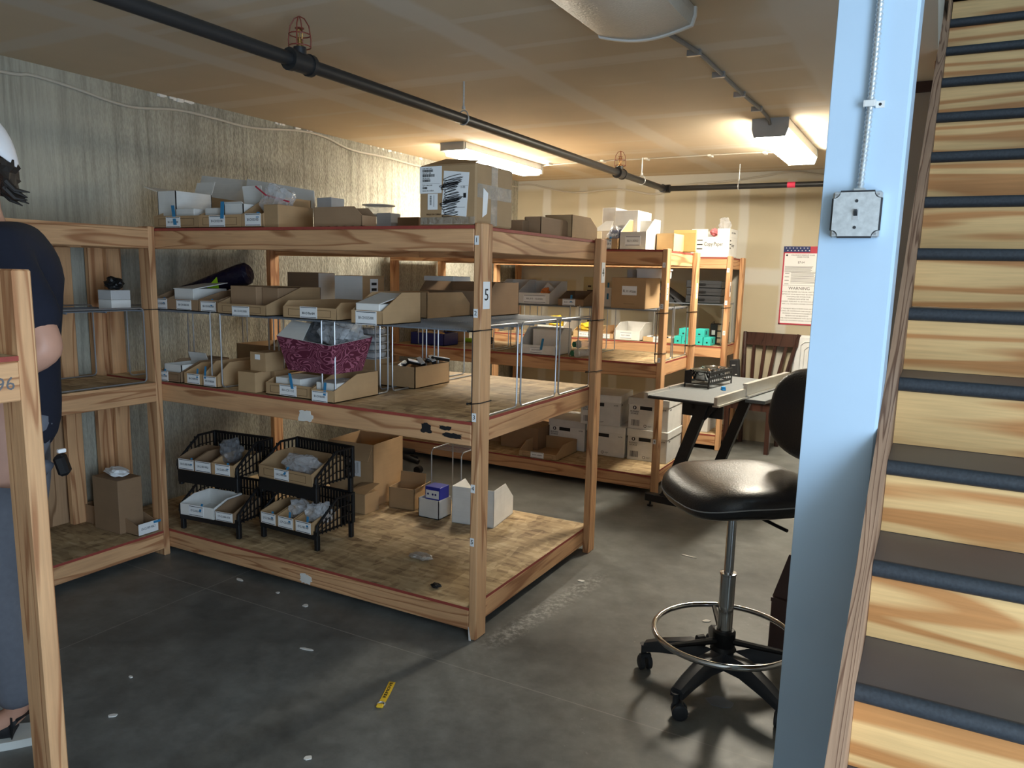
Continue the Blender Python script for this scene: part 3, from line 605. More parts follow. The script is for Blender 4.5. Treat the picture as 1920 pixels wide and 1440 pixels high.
# black marker scribble and white plaster splashes on the front beams
def splash(cx, cz, w, h, seed, mat, name, y=-.0012):
    r_ = random.Random(seed); n = 26; pts = []
    for i in range(n):
        a = 2*PI*i/n; k = r_.uniform(.72, 1.05)*(1/max(abs(math.cos(a)), abs(math.sin(a))))**.8
        pts.append((cx+.5*w*k*math.cos(a), cz+.5*h*k*math.sin(a)))
    MB().prism(pts, 'y', y, .0005).build(name, mat, r1)
splash(-.207, .838, .055, .042, 4, 'ink', 'marker_scribble')
splash(-.118, .848, .06, .018, 5, 'ink', 'marker_scribble'); splash(-.085, .822, .10, .022, 9, 'ink', 'marker_scribble')
splash(-.843, .815, .085, .055, 2, 'chip_white', 'plaster_splash', -.002); splash(-.862, .066, .075, .050, 12, 'chip_white', 'plaster_splash', -.002)
r2 = rack('middle timber rack holding white file boxes', -2.25, -.083, 2.381, 3.16, 'timber racks')
for z, s in ((1.524, '1'), (1.26, '2'), (.912, '3'), (.368, '4')): sticker(r2, .005, .024, z-.016, z+.016, s)
sticker(r2, .02, .05, 1.30, 1.41, '3', '+x', PT); sticker(r2, .72, .75, 1.30, 1.41, '2', '+x', PT)
r3 = rack('farthest timber rack in front of the back wall', -2.25, -.055, 3.995, 4.55, 'timber racks')
for z, s in ((1.515, '1'), (1.25, '2'), (1.00, '3')): sticker(r3, .006, .026, z-.018, z+.018, s)
sticker(r3, .02, .05, 1.30, 1.42, '1', '+x', PT)

# rack along the concrete wall on the left
t = thing('timber_rack', 'empty timber rack along the concrete wall behind the man', 'rack', (-1.813, -.036, 0), 0, 'timber racks')
DX, DY = -.505, -2.35
for z in (ZT, ZM, ZB):
    MB().box(DX, 0, DY, 0, z-DK, z, 0, 1).build('deck', ['strand_board', 'red_paint' if z == ZB else 'fir_y'], t)
    MB().rbox(-PT, 0, DY, 0, z-DK-BH, z-DK-.0004, .003).build('beam', 'fir_y', t)
    MB().rbox(DX, DX+PT, DY, 0, z-DK-BH, z-DK-.0004, .003).build('beam', 'fir_y', t)
    MB().rbox(DX+PT, -PT, -PT, 0, z-DK-BH, z-DK-.0004, .003).build('end_beam', 'fir_x', t)
    MB().rbox(DX+PT, -PT, DY, DY+PT, z-DK-BH, z-DK-.0004, .003).build('end_beam', 'fir_x', t)
MB().rbox(-PW, 0, .0005, PT, 0, HP, .004).build('post', 'fir_z', t)
MB().rbox(-PW, 0, DY-PT, DY-.0005, 0, HP, .004).build('post', 'fir_z', t)
MB().rbox(DX-.001, DX+PT, .0005, PW, 0, HP, .004).build('post', 'fir_z', t)
MB().rbox(DX+.036, DX+.071, -.19, -.11, ZM+.001, ZT-DK-BH, .004).build('brace', 'fir_z', t)
MB().rbox(DX+.036, DX+.071, -.19, -.11, ZB+.001, ZM-DK-BH, .004).build('brace', 'fir_z', t)
MB().rbox(DX-.014, DX-.001, -.30, -.12, 0.001, ZT-.1, .002).build('back_board', 'weathered_fir_z', t)

# near unit at the left edge of the view
t = thing('timber_rack', 'nearest timber shelf unit cut off by the left edge of the photo', 'rack', (-.434, -1.417, 0), 0, 'timber racks')
MB().box(-.60, 0, -1.8, 0, 1.215, 1.227, 0, 1).build('deck', ['strand_board', 'red_paint'], t)
b = MB().rbox(-PT, -.0005, -1.8, 0, 1.118, 1.2146, .003).build('beam', 'fir_y', t)
MB().rbox(-.60, -.60+PT, -1.8, 0, 1.118, 1.2146, .003).build('beam', 'fir_y', t)
MB().rbox(-.6+PT, -PT, -PT, 0, 1.118, 1.2146, .003).build('end_beam', 'fir_x', t)
MB().rbox(-.6+PT, -PT, -1.8, -1.8+PT, 1.118, 1.2146, .003).build('end_beam', 'fir_x', t)
text(b, '96', (.0004, -.035, 1.165), .045, 'grey_ink', '+x', turn=PI)
MB().rbox(-.088, 0, .0005, .045, 0, 1.431, .004).build('post', 'fir_z', t)
MB().rbox(-.60, -.512, .0005, .045, 0, 1.431, .004).build('post', 'fir_z', t)
MB().rbox(-.088, 0, -1.845, -1.8005, 0, 1.431, .004).build('post', 'fir_z', t)
MB().rbox(-.60, -.512, -1.845, -1.8005, 0, 1.431, .004).build('post', 'fir_z', t)

# ------------------------------------------------------------------ wire shelf risers
RH = .3514
def riser(label, x0, x1, y0, y1, z, group):
    t = thing('wire_riser', label, 'wire shelf', (x0, y0, z), 0, group)
    W, D, r = x1-x0, y1-y0, .0038
    for x in (r, W-r):
        pts = []
        for (cy, cz, a0) in ((D-.02, .024, -90), (D-.02, RH-.012, 0), (.02, RH-.012, 90), (.02, .024, 180)):
            for k in range(5):
                a = math.radians(a0+90*k/4); pts.append((x, cy+.018*math.cos(a), cz+(.020 if cz < .1 else .020)*math.sin(a)))
        MB().tube(pts, r, 8, closed=True).build('leg_frame', 'wire_grey', t, True)
    m = MB()
    n = int(W/.0125)
    for i in range(n+1):
        x = .008+(W-.016)*i/n; m.box(x-.0014, x+.0014, .004, D-.004, RH-.0043, RH-.0015)
    for y in (.004, D*.33, D*.66, D-.007): m.box(.004, W-.004, y-.003, y+.003, RH-.010, RH-.0043)
    m.build('wire_mat', 'grey_mesh', t)
    return t
R1 = [(-.735, -.045), (-1.425, -.80), (-2.10, -1.485)]; RY = [(.025, .39), (.42, .77), (.80, 1.17)]
names = [['front row beside the near post marked 5', 'front row, middle of the near rack', 'front row under the purple roll'],
         ['middle row, right end of the near rack', 'middle row, middle of the near rack', 'middle row, left end of the near rack'],
         ['back row, right end of the near rack', 'back row, middle of the near rack', 'back row, left end of the near rack']]
for j, (a, b_) in enumerate(RY):
    for i, (c_, d_) in enumerate(R1):
        riser('grey wire riser in the '+names[j][i], c_, d_, a, b_, ZM, 'wire risers')
for i, (c_, d_, s) in enumerate(((-.66, -.10, 'right end'), (-1.33, -.72, 'middle'), (-2.0, -1.39, 'left end'))):
    riser('grey wire riser on the middle rack, front row, '+s, c_, d_, 2.40, 2.75, ZM, 'wire risers')
    riser('grey wire riser on the middle rack, back row, '+s, c_, d_, 2.78, 3.10, ZM, 'wire risers')
for i, (c_, d_, s) in enumerate(((-.60, -.07, 'right end under the black boxes'), (-1.25, -.66, 'middle'), (-1.95, -1.36, 'left end'))):
    riser('grey wire riser on the farthest rack, '+s, c_, d_, 4.05, 4.42, ZM, 'wire risers')
riser('grey wire riser on the empty rack along the concrete wall', -2.24, -1.84, -.62, -.06, ZM, 'wire risers')
t = thing('wire_rack', 'small white wire rack standing on the lowest deck behind the boxes', 'wire shelf', (-.90, .985, ZB), 0)
for x in (.004, .20):
    MB().tube([(x, .004, .004), (x, .22, .004), (x, .22, .33), (x, .20, .345), (x, .02, .345), (x, .004, .33)], .0036, 8, closed=True).build('leg_frame', 'wire_grey', t, True)
m = MB()
for i in range(9): m.tube([(.004, .02+i*.022, .345), (.20, .02+i*.022, .345)], .0022, 6)
m.build('wire_mat', 'wire_grey', t)
def ziptie(px, py, w, d, z, label, side=-1, tilt=.006):
    t = thing('cable_tie', label, 'cable tie', (px, py, z), 0, 'black cable ties')
    g = .0025; x0, x1, y0, y1 = -g, w+g, -g, d+g
    MB().tube([(x0-.012, y0, 0), (x0+.002, y0, 0), (x1-.002, y0, tilt), (x1, y0+.004, tilt), (x1, y1, tilt), (x0-.012, y1, 0)], .0023, 6, closed=True).build('strap', 'black_plastic', t)
    MB().rbox(x0-.017, x0-.010, y0-.004, y0+.004, -.004, .004, .001).build('head', 'black_plastic', t)
ziptie(-.035, 0, PT, PW, 1.230, 'black cable tie round the near post, just under its number 2')
ziptie(-.035, 0, PT, PW, .955, 'black cable tie round the near post, just above its number 3')
ziptie(-.035, 1.139, PT, PW, 1.222, 'upper black cable tie round the back right post of the near rack')
ziptie(-.035, 1.139, PT, PW, .962, 'lower black cable tie round the back right post of the near rack')
ziptie(-.083, 2.381, PT, PW, 1.213, 'upper black cable tie round the front post of the middle rack')
ziptie(-.083, 2.381, PT, PW, .950, 'lower black cable tie round the front post of the middle rack')
ziptie(-.083, 3.079, PT, PW, 1.20, 'upper black cable tie round the back post of the middle rack')
ziptie(-.083, 3.079, PT, PW, .955, 'lower black cable tie round the back post of the middle rack')
ziptie(-.055, 3.995, PT, PW, 1.205, 'upper black cable tie round the front post of the farthest rack')
ziptie(-1.894, -.036, PW, PT, 1.232, 'black cable tie round the corner post of the empty left rack')
for o in (r1,):
    pass

# ================================================================== boxes
def cardtag(body_parent, x0, x1, z0, z1, s, y=0, mat='paper_white', lines=True, face='-y', size=None):
    if face == '-y':
        o = MB().box(x0, x1, y-.0012, y, z0, z1).build('paper_label', mat, body_parent)
        if lines:
            h = z1-z0
            MB().box(x0+.004, x1-.004, y-.0016, y-.0012, z1-h*.10, z1-h*.05).box(x0+.004, x1-.004, y-.0016, y-.0012, z0+h*.05, z0+h*.10).build('ruled_line', 'ink', o)
        if s: text(o, s, ((x0+x1)/2, y-.0015, (z0+z1)/2), size or (z1-z0)*.3, 'grey_ink', width=(x1-x0)*.72)
    else:
        o = MB().box(y, y+.0012, x0, x1, z0, z1).build('paper_label', mat, body_parent)
        if s: text(o, s, (y+.0015, (x0+x1)/2, (z0+z1)/2), size or (z1-z0)*.3, 'grey_ink', '+x', width=(x1-x0)*.72)
    return o
def tape(parent, x, z0, z1, w=.012, y=0, lean=.0, name='blue_tape'):
    """a strip of blue tape stuck over the label and standing up above the front lip"""
    MB().add([(x, y-.0022, z0), (x+w, y-.0022, z0), (x+w+lean, y+.004, z1), (x+lean, y+.004, z1), (x, y-.0012, z0), (x+w, y-.0012, z0), (x+w+lean, y+.005, z1), (x+lean, y+.005, z1)],
             [(0,3,2,1),(4,5,6,7),(0,1,5,4),(1,2,6,5),(2,3,7,6),(3,0,4,7)]).build(name, 'blue_tape', parent)
def open_bin(label, loc, w, d, hf, hb, sl, mat='kraft', rz=0, tagspec=None, tp=None, outline=False, group='open-front bins', back=True, inner=None, rx=0, hside=None):
    """open-front shelf bin: low front, sloping side cuts, tall back"""
    t = thing('storage_bin', label, 'box', loc, rz, group, rx)
    th = .0035; hs = hside or hb
    body = MB()
    body.box(0, w, 0, d, 0, th)
    body.box(0, w, 0, th, 0, hf)
    if back: body.box(0, w, d-th, d, 0, hb)
    side = [(0, 0), (d, 0), (d, hs), (sl, hs), (.002, hf)]
    body.prism(side, 'x', 0, th); body.prism(side, 'x', w-th, w)
    body.build('body', mat, t)
    if outline:
        m = MB(); a, b_, c_, e = w*.10, w*.90, hf*.22, hf*.80; q = .0013
        m.box(a, b_, -.0008, 0, e-q, e).box(a, b_, -.0008, 0, c_, c_+q).box(a, a+q, -.0008, 0, c_, e).box(b_-q, b_, -.0008, 0, c_, e); m.build('printed_frame', 'print_brown', t)
    if tagspec:
        cardtag(t, *tagspec)
    if tp: tape(t, *tp)
    return t
def carton(label, loc, w, d, h, mat='kraft', rz=0, seam=True, group=None, name='carton', r=.002, rx=0, ry=0):
    t = thing(name, label, 'box', loc, rz, group, rx, ry)
    MB().rbox(0, w, 0, d, 0, h, r).build('body', mat, t)
    if seam:
        MB().box(.002, w-.002, d*.5-.001, d*.5+.001, h-.0002, h+.0006).build('top_seam', 'print_brown', t)
    return t
def open_carton(label, loc, w, d, h, mat='kraft', rz=0, flaps=(), name='open_carton', group=None, th=.004):
    """open box; flaps = list of (side, length, angle from upright outwards)"""
    t = thing(name, label, 'box', loc, rz, group)
    m = MB(); m.box(0, w, 0, d, 0, th).box(0, w, 0, th, 0, h).box(0, w, d-th, d, 0, h).box(0, th, 0, d, 0, h).box(w-th, w, 0, d, 0, h)
    m.build('body', mat, t)
    for side, ln, ang in flaps:
        a = math.radians(ang); o, u_ = math.sin(a)*ln, math.cos(a)*ln
        q = {'-y': [(0, 0, h), (w, 0, h), (w, -o, h+u_), (0, -o, h+u_)], '+y': [(0, d, h), (w, d, h), (w, d+o, h+u_), (0, d+o, h+u_)],
             '-x': [(0, 0, h), (0, d, h), (-o, d, h+u_), (-o, 0, h+u_)], '+x': [(w, 0, h), (w, d, h), (w+o, d, h+u_), (w+o, 0, h+u_)]}[side]
        MB().sheet(q, .003).build('flap', mat, t)
    return t
def crumple(name, label, loc, sx, sy, sz, mat, cat='bag', seed=1, group=None, amp=.28, parent=None, sub=3):
    bm = bmesh.new(); bmesh.ops.create_icosphere(bm, subdivisions=sub, radius=1)
    r_ = random.Random(seed); ph = [r_.uniform(0, 6) for _ in range(9)]
    for v in bm.verts:
        c_ = v.co.copy()
        k = 1+amp*(math.sin(5*c_.x+ph[0])*math.sin(4*c_.y+ph[1])+.6*math.sin(9*c_.z+ph[2]+3*c_.x)+.5*math.sin(11*c_.y+ph[3]-4*c_.z))*.6+r_.uniform(-.07, .07)
        v.co = Vector((c_.x*sx*k, c_.y*sy*k, c_.z*sz*k))
    lo = min(v.co.z for v in bm.verts)
    for v in bm.verts: v.co.z -= lo
    me = bpy.data.meshes.new(name); bm.to_mesh(me); bm.free(); me.materials.append(MATS[mat])
    o = bpy.data.objects.new(name, me); C.objects.link(o); o.location = loc
    if parent: o.parent = parent
    elif label: tag(o, label, cat, group)
    return o
T = .0012
# ---- top deck of the near rack
g = 'bins along the top deck of the near rack'
open_bin('long kraft bin at the left end of the top deck', (-1.84, .02, ZT+T), .308, .30, .056, .075, .05, tagspec=(.085, .185, .003, .052, 'BH-CH1022/000'), tp=(.14, .015, .105, .022, -.001, -.02), outline=True, group=g)
open_bin('kraft bin second from the left on the top deck, with tall blue tape', (-1.530, .02, ZT+T), .275, .30, .057, .075, .05, tagspec=(.07, .172, .004, .054, 'BH-CH1022/100'), tp=(.145, .04, .115, .022, -.001, 0), outline=True, group=g)
open_bin('narrow kraft bin with a slanted left wall beside the clear bag on the top deck', (-1.253, .02, ZT+T), .128, .30, .058, .14, .14, tagspec=(.022, .118, .006, .060, 'BH-CH1021/420'), tp=(.09, .042, .066, .018), group=g)
open_carton('tall open white carton with spread flaps behind the leftmost top bin', (-1.874, .07, ZT+.007), .13, .21, .172, 'white_card', flaps=(('-x', .10, 75), ('+y', .07, 20)))
for x, s, wd in ((-1.715, 'left', .125), (-1.515, 'middle', .115)):
    carton('small white carton standing in a top deck bin, '+s+' of the row', (x, .045, ZT+.007), wd, .10, .085, 'white_card', group='white cartons in the top bins', seam=False)
t = open_carton('white carton with its flap raised above the blue tape on the top deck', (-1.388, .045, ZT+.007), .120, .12, .10, 'white_card', flaps=(('+y', .09, -8), ('-y', .012, 60)))
t = thing('cardboard_sheet', 'large white sheet of folded card leaning behind the leftmost bins', 'cardboard', (-2.00, .34, ZT+T))
MB().sheet([(0, .02, .03), (.40, .06, 0), (.37, .10, .26), (.0, .10, .30)], .005).build('sheet', 'white_card', t)
MB().sheet([(.05, -.02, .0), (.40, -.01, 0), (.37, .02, .15), (.07, .0, .19)], .004).build('fold', 'kraft', t)
t = thing('cardboard_sheet', 'large white board with clipped corner leaning on the top deck', 'cardboard', (-1.60, .33, ZT+T))
MB().sheet([(.03, -.03, 0), (.43, .02, 0), (.435, .06, .12), (.42, .07, .195), (.0, .05, .262)], .005).build('sheet', 'white_card', t)
b = crumple('plastic_bag', 'clear zip bag with a red strip lying in the narrow top bin', (-1.155, .14, ZT+.007), .085, .06, .09, 'clear_plastic', seed=3)
MB().tube([(-.10, -.03, .18), (-.03, -.04, .14), (.09, -.02, .11)], .004, 6).build('zip_strip', 'poster_red', b)
carton('kraft carton with a shaded end right of the clear bag on the top deck', (-1.128, .03, ZT+T), .086, .215, .097, 'kraft')
open_bin('brown bin turned sideways in the middle of the top deck', (-.582, .03, ZT+T), .09, .256, .045, .080, .04, 'kraft_dark', rz=PI/2, group=g)
o = carton('grey card box standing behind the brown sideways bin', (-1.07, .30, ZT+T), .087, .09, .150, 'grey_card', seam=False)
for i, z in enumerate((0, .045, .09)):
    c_ = thing('plastic_tub', ['lowest', 'middle', 'topmost'][i]+' of the stacked clear plastic tubs on the top deck', 'tub', (-.885, .52, ZT+T+z), 0, 'stacked clear tubs')
    MB().lathe([(.058, 0), (.066, .038)], n=24).build('bowl', 'clear_plastic', c_, True); MB().lathe([(.078, .038), (.078, .042)], n=24).build('lid', 'sleeve_clear', c_, True)
carton('pale grey carton between the clear tubs and the large parcel', (-.724, .30, ZT+T), .079, .07, .076, 'grey_card', seam=False)
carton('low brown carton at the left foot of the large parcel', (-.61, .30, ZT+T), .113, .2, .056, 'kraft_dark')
# large parcel
p_ = thing('parcel', 'large taped parcel with scribbled address on the corner of the near rack', 'box', (-.288, .012, ZT+T), math.radians(-1.5))
MB().rbox(0, .256, 0, .265, 0, .222, .006).build('body', 'kraft', p_)
MB().sheet([(.012, .004, .221), (.245, .004, .221), (.20, .10, .245), (.03, .13, .262)], .003).build('flap', 'kraft', p_)
MB().sheet([(.243, .26, .221), (.012, .26, .221), (.05, .15, .25), (.22, .14, .232)], .003).build('flap', 'kraft', p_)
MB().box(.006, .252, -.0006, 0, .004, .03).box(.256, .2566, .01, .255, .100, .15).box(.256, .2566, .105, .15, .004, .22).build('tape', 'packing_tape', p_)
lab = MB().box(.002, .103, -.0016, 0, .118, .216).build('shipping_label', 'paper_white', p_)
m = MB(); rr = random.Random(2)
for (z0, z1, x1) in ((.196, .205, .062), (.178, .188, .068), (.160, .169, .052), (.134, .142, .036)):
    x = .016
    while x < x1:
        wd = rr.uniform(.001, .0032); m.box(x, x+wd, -.002, -.0016, z0, z1); x += wd+rr.uniform(.0008, .0018)
m.box(.014, .095, -.002, -.0016, .153, .1537)
m.build('barcode', 'ink', lab)
for s, z in (('(1P) PART NO', .2085), ('(Q) QTY 100', .1915), ('(K) PO NO', .173), ('QTY 100/CASE', .147), ('MADE IN CHINA', .127)): text(lab, s, (.016, -.0018, z), .007, align='LEFT')
lab = MB().box(.04, .085, -.0016, 0, .058, .116).build('shipping_label', 'paper_white', p_)
m = MB(); z = .075
while z < .108: wd = rr.uniform(.001, .003); m.box(.050, .058, -.002, -.0016, z, z+wd); z += wd+.0015
m.box(.068, .0695, -.002, -.0016, .068, .11).build('barcode', 'ink', lab)
lab = MB().add([(.104, -.0016, .040), (.215, -.0016, .030), (.226, -.0016, .188), (.114, -.0016, .198), (.104, 0, .040), (.215, 0, .030), (.226, 0, .188), (.114, 0, .198)],
               [(0,3,2,1),(4,5,6,7),(0,1,5,4),(1,2,6,5),(2,3,7,6),(3,0,4,7)]).build('shipping_label', 'paper_white', p_)
pts = []; rr = random.Random(11); n_ = 26*9; z = .178
for i in range(n_):
    ph = 2*PI*i/9; A = .036+.008*math.sin(i*.11)+.004*math.sin(i*.31); pts.append((.148+.008*math.sin(i*.05+1)+A*math.cos(ph), -.0032, .176-.130*i/n_-(.010*math.sin(i*.061))+.0045*math.sin(ph)+.006*math.cos(ph)))
MB().tube(pts, .0012, 5).build('scribble', 'ink', lab)
m = MB().box(.202, .214, -.0022, -.0016, .098, .115).box(.115, .222, -.002, -.0016, .140, .1405).box(.112, .210, -.002, -.0016, .064, .0648); m.build('print', 'ink', lab)
text(lab, '1-01', (.20, -.0019, .136), .012)
text(p_, 'MADE IN CHINA', (.068, -.001, .040), .009, 'print_brown')
MB().add([(.2562, .045, .030), (.2562, .075, .045), (.2562, .082, .120), (.2562, .050, .136), (.2574, .045, .030), (.2574, .075, .045), (.2574, .082, .120), (.2574, .050, .136)],
         [(0,3,2,1),(4,5,6,7),(0,1,5,4),(1,2,6,5),(2,3,7,6),(3,0,4,7)]).build('side_label', 'paper_white', p_)
# right part of the top deck, behind the parcel
carton('brown carton half hidden right behind the large parcel', (-.215, .56, ZT+T), .085, .14, .058, 'kraft_dark')
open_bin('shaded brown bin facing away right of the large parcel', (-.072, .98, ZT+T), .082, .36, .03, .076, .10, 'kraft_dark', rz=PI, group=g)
open_bin('large kraft bin facing away at the back right corner of the top deck', (-.050, 1.205, ZT+T), .141, .305, .060, .105, .09, 'kraft', rz=PI, group=g)

# ---- risers of the near rack (upper surface)
ZR = ZM+RH+.0002
g = 'bins on the risers of the near rack'
open_bin('leftmost bin on the near risers, mostly hidden by the corner post', (-1.884, .03, ZR), .099, .30, .054, .09, .1, 'kraft_dark', tagspec=(.008, .094, .003, .052, 'BH-CH1004/000'), tp=(.066, .03, .058), group=g)
open_bin('kraft bin on the near risers with a white lidded carton inside', (-1.783, .03, ZR), .213, .30, .053, .09, .13, 'kraft_dark', tagspec=(.062, .165, .004, .050, 'BH-CH1004/100'), group=g)
w_ = carton('white lidded carton with blue tape standing in a riser bin', (-1.772, .06, ZR+.006), .135, .20, .098, 'white_card', seam=False)
tape(w_, .066, -.02+.024, .092, .015); 
MB().sheet([(-.003, -.003, .098), (.138, -.003, .098), (.142, .2, .128), (-.003, .2, .124)], .004).build('lid', 'white_card', w_)
open_bin('kraft bin with blue tape left of the wide open bin on the near risers', (-1.566, .03, ZR), .133, .30, .058, .095, .14, 'kraft_dark', tagspec=(.015, .117, .004, .050, 'BH-CH1002/000'), tp=(.082, .03, .062), group=g)
b = thing('plastic_roll', 'dark purple plastic roll leaning over the leftmost riser bins', 'bag', (-1.86, .30, ZR+.075), 0)
MB().tube(smooth([(-.08, -.10, .0), (0, -.05, .02), (.10, -.01, .05), (.20, .03, .085), (.28, .06, .11)], 4), [.02, .024, .03, .033, .036, .039, .042, .045, .047, .049, .051, .053, .055, .057, .058, .056, .040][:17], 14).build('roll', 'navy_roll', b, True)
MB().sheet([(.105, -.075, .018), (.20, -.065, .010), (.165, -.05, .085)], .002).build('yellow_label', 'lime', b)
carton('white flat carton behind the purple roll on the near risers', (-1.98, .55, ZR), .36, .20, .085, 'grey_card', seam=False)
open_bin('wide open kraft bin on the near risers with two tall cartons', (-1.410, .005, ZR), .303, .35, .047, .125, .22, tagspec=(.095, .203, -.006, .038, 'BH-CH1013/000'), outline=True, group=g)
carton('tall brown carton standing in the wide open riser bin', (-1.395, .07, ZR+.0045), .165, .14, .122, 'kraft_dark')
carton('second brown carton behind the tall one in the wide open riser bin', (-1.225, .10, ZR+.0045), .10, .22, .118, 'kraft_dark')
open_bin('shallow kraft tray with handwritten label on the near risers', (-1.008, .012, ZR), .300, .36, .050, .074, .03, tagspec=(.098, .195, .004, .052, None), outline=True, group=g)
for o in bpy.data.objects:
    if o.name.startswith('storage_bin') and o.get('label', '').startswith('shallow kraft tray'):
        text(o, 'BH-CI-Tile-004', (.147, -.0018, .024), .014, width=.07)
t = carton('dark carton with a white right end at the back of the risers', (-1.564, .60, ZR), .218, .127, .192, 'kraft_dark', seam=False)
MB().box(.2182, .2192, .002, .125, .002, .190).build('white_end', 'white_card', t); MB().box(.0, .218, -.001, 0, .0, .03).build('white_strip', 'white_card', t)
t = carton('kraft carton with a pale front and barcode label above the shallow tray', (-1.103, .45, ZR), .166, .18, .184, 'kraft', rz=math.radians(4), seam=False)
MB().box(.002, .164, -.001, 0, .002, .182).build('white_end', 'white_card', t)
cardtag(t, .06, .125, .06, .17, None, .1662, face='+x')
for i in range(3): MB().box(.1674, .1680, .07, .112, .085+i*.027, .098+i*.027).build('barcode', 'ink', t)
open_bin('kraft bin with clear readable label overhanging the front riser', (-.570, -.055, ZR), .153, .262, .054, .125, .13, tagspec=(.022, .127, -.002, .052, 'BH-CH1025/000'), group=g)
t = carton('white carton with a lifted lid inside the overhanging riser bin', (-.553, -.048, ZR+.0045), .118, .16, .076, 'white_card', seam=False)
MB().sheet([(0, 0, .077), (.118, 0, .077), (.125, .16, .115), (0, .16, .118)], .003).build('lid', 'white_card', t)
open_bin('kraft bin facing away on the near risers beside the bare wire mat', (-.555, .82, ZR), .206, .37, .062, .117, .075, rz=PI, group=g)
open_bin('wide dark bin at the back of the near risers', (-.873, .84, ZR), .42, .30, .12, .165, .05, 'kraft_dark', group=g)
t = carton('flat white carton lying on a bin at the back of the near risers', (-.86, .855, ZR+.166), .185, .16, .024, 'white_card', seam=False)
# ---- middle deck of the near rack
zm = ZM+T; g = 'bins on the middle deck of the near rack'
open_bin('leftmost bin on the middle deck, its dark flap raised', (-1.845, .012, zm), .148, .30, .050, .10, .12, 'kraft_dark', tagspec=(.006, .062, .002, .050, 'BH-CH1003'), tp=(.03, .03, .060), outline=True, group=g)
t = open_carton('white tray under a dark flap in the leftmost middle deck bin', (-1.835, .03, zm+.0045), .128, .16, .080, 'white_card', flaps=(('+y', .05, -20),))
open_bin('kraft bin with blue tape, second on the middle deck', (-1.667, .012, zm), .127, .30, .056, .095, .10, tagspec=(.022, .108, .006, .053, 'BH-CH1003/100'), tp=(.086, .036, .080, .012), group=g)
open_bin('kraft bin with blue tape and pale edge, third on the middle deck', (-1.536, .012, zm), .094, .30, .054, .115, .08, tagspec=(.006, .088, .004, .050, 'BH-CH1003/200'), tp=(.010, .038, .095, .012), group=g)
open_carton('large open kraft carton behind the left middle deck bins', (-1.985, .62, zm), .40, .30, .135, 'kraft')
MB().sheet([(-1.83, .72, zm+.06), (-1.66, .70, zm+.06), (-1.66, .74, zm+.17), (-1.81, .76, zm+.16)], .002).build('paper_sheet', 'paper_white')
tag(bpy.data.objects['paper_sheet'], 'white sheet of paper standing in the open kraft carton on the middle deck', 'paper')
carton('kraft cube carton at the front edge of the middle deck, under the smaller cube', (-1.300, .012, zm), .109, .095, .092, 'kraft', r=.001)
carton('second kraft cube carton just behind the front one', (-1.295, .112, zm), .125, .095, .092, 'kraft', r=.001)
t = carton('small kraft cube carton with a white sticker, topmost of the cubes', (-1.265, .055, zm+.0925), .098, .11, .088, 'kraft', r=.001)
cardtag(t, .032, .062, .055, .078, None, lines=False)
open_bin('kraft bin with printed frame left of the zebra patterned box', (-1.135, .022, zm), .275, .26, .055, .075, .05, tagspec=(.085, .185, .004, .052, 'BH-CI1152'), tp=(.155, .038, .105, .016, -.001, -.02), outline=True, group=g)
carton('white carton inside the bin left of the zebra patterned box', (-1.092, .04, zm+.0045), .15, .15, .076, 'white_card', seam=False)
open_bin('kraft bin with blue tape right of and below the zebra patterned box', (-.848, .006, zm), .126, .30, .052, .11, .15, tagspec=(.004, .090, .0, .045, 'BH-CH1002/005'), tp=(.068, .03, .085, .014), group=g)
carton('white carton inside the bin below the zebra patterned box', (-.842, .03, zm+.0045), .112, .17, .076, 'white_card', seam=False)
# zebra box
z_ = thing('fabric_bin', 'burgundy zebra patterned fabric bin full of plastic bags', 'storage bin', (-1.005, .03, zm+.120), math.radians(-2))
B = [(0, 0), (.262, 0), (.262, .19), (0, .19)]; Tp = [(-.035, -.03), (.297, -.03), (.297, .22), (-.035, .22)]
hz = (.150, .115, .165, .235)
m = MB(); vs = [(x, y, 0) for x, y in B]+[(-.035, -.03, .150), (.285, -.03, .125), (.297, .22, .150), (-.035, .22, .205)]
m.add(vs, [(0,3,2,1), (0,1,5,4), (1,2,6,5), (2,3,7,6), (3,0,4,7)]); m.build('outside', 'burgundy_zebra_fabric', z_)
k = .006
m = MB(); vs2 = [(x*.96+k, y*.94+k, .004) for x, y in B]+[(-.030, -.025, .151), (.280, -.025, .126), (.291, .215, .151), (-.030, .215, .205)]
m.add(vs2, [(0,3,2,1), (0,1,5,4), (1,2,6,5), (2,3,7,6), (3,0,4,7)]); m.build('lining', 'white_card', z_)
MB().sheet([(-.034, -.029, .150), (.12, -.029, .137), (.08, .06, .205), (-.03, .06, .215)], .003).build('flap', 'white_card', z_)
for i, (dx, dy, dz, sx, s, mt) in enumerate(((.12, .12, .10, .10, 4, 'smoky_plastic'), (.20, .08, .11, .07, 6, 'clear_plastic'), (.23, .15, .12, .06, 8, 'clear_plastic'), (.05, .15, .13, .06, 9, 'smoky_plastic'))):
    crumple('plastic_bag', ['grey plastic bag heaped at the middle of the zebra bin', 'clear plastic bag at the front of the zebra bin', 'clear plastic bag bulging at the right of the zebra bin', 'grey plastic bag at the back left of the zebra bin'][i], (-1.005+dx, .03+dy, zm+.12+dz), sx, .055, .055, mt, seed=s, group='bags in the zebra bin')
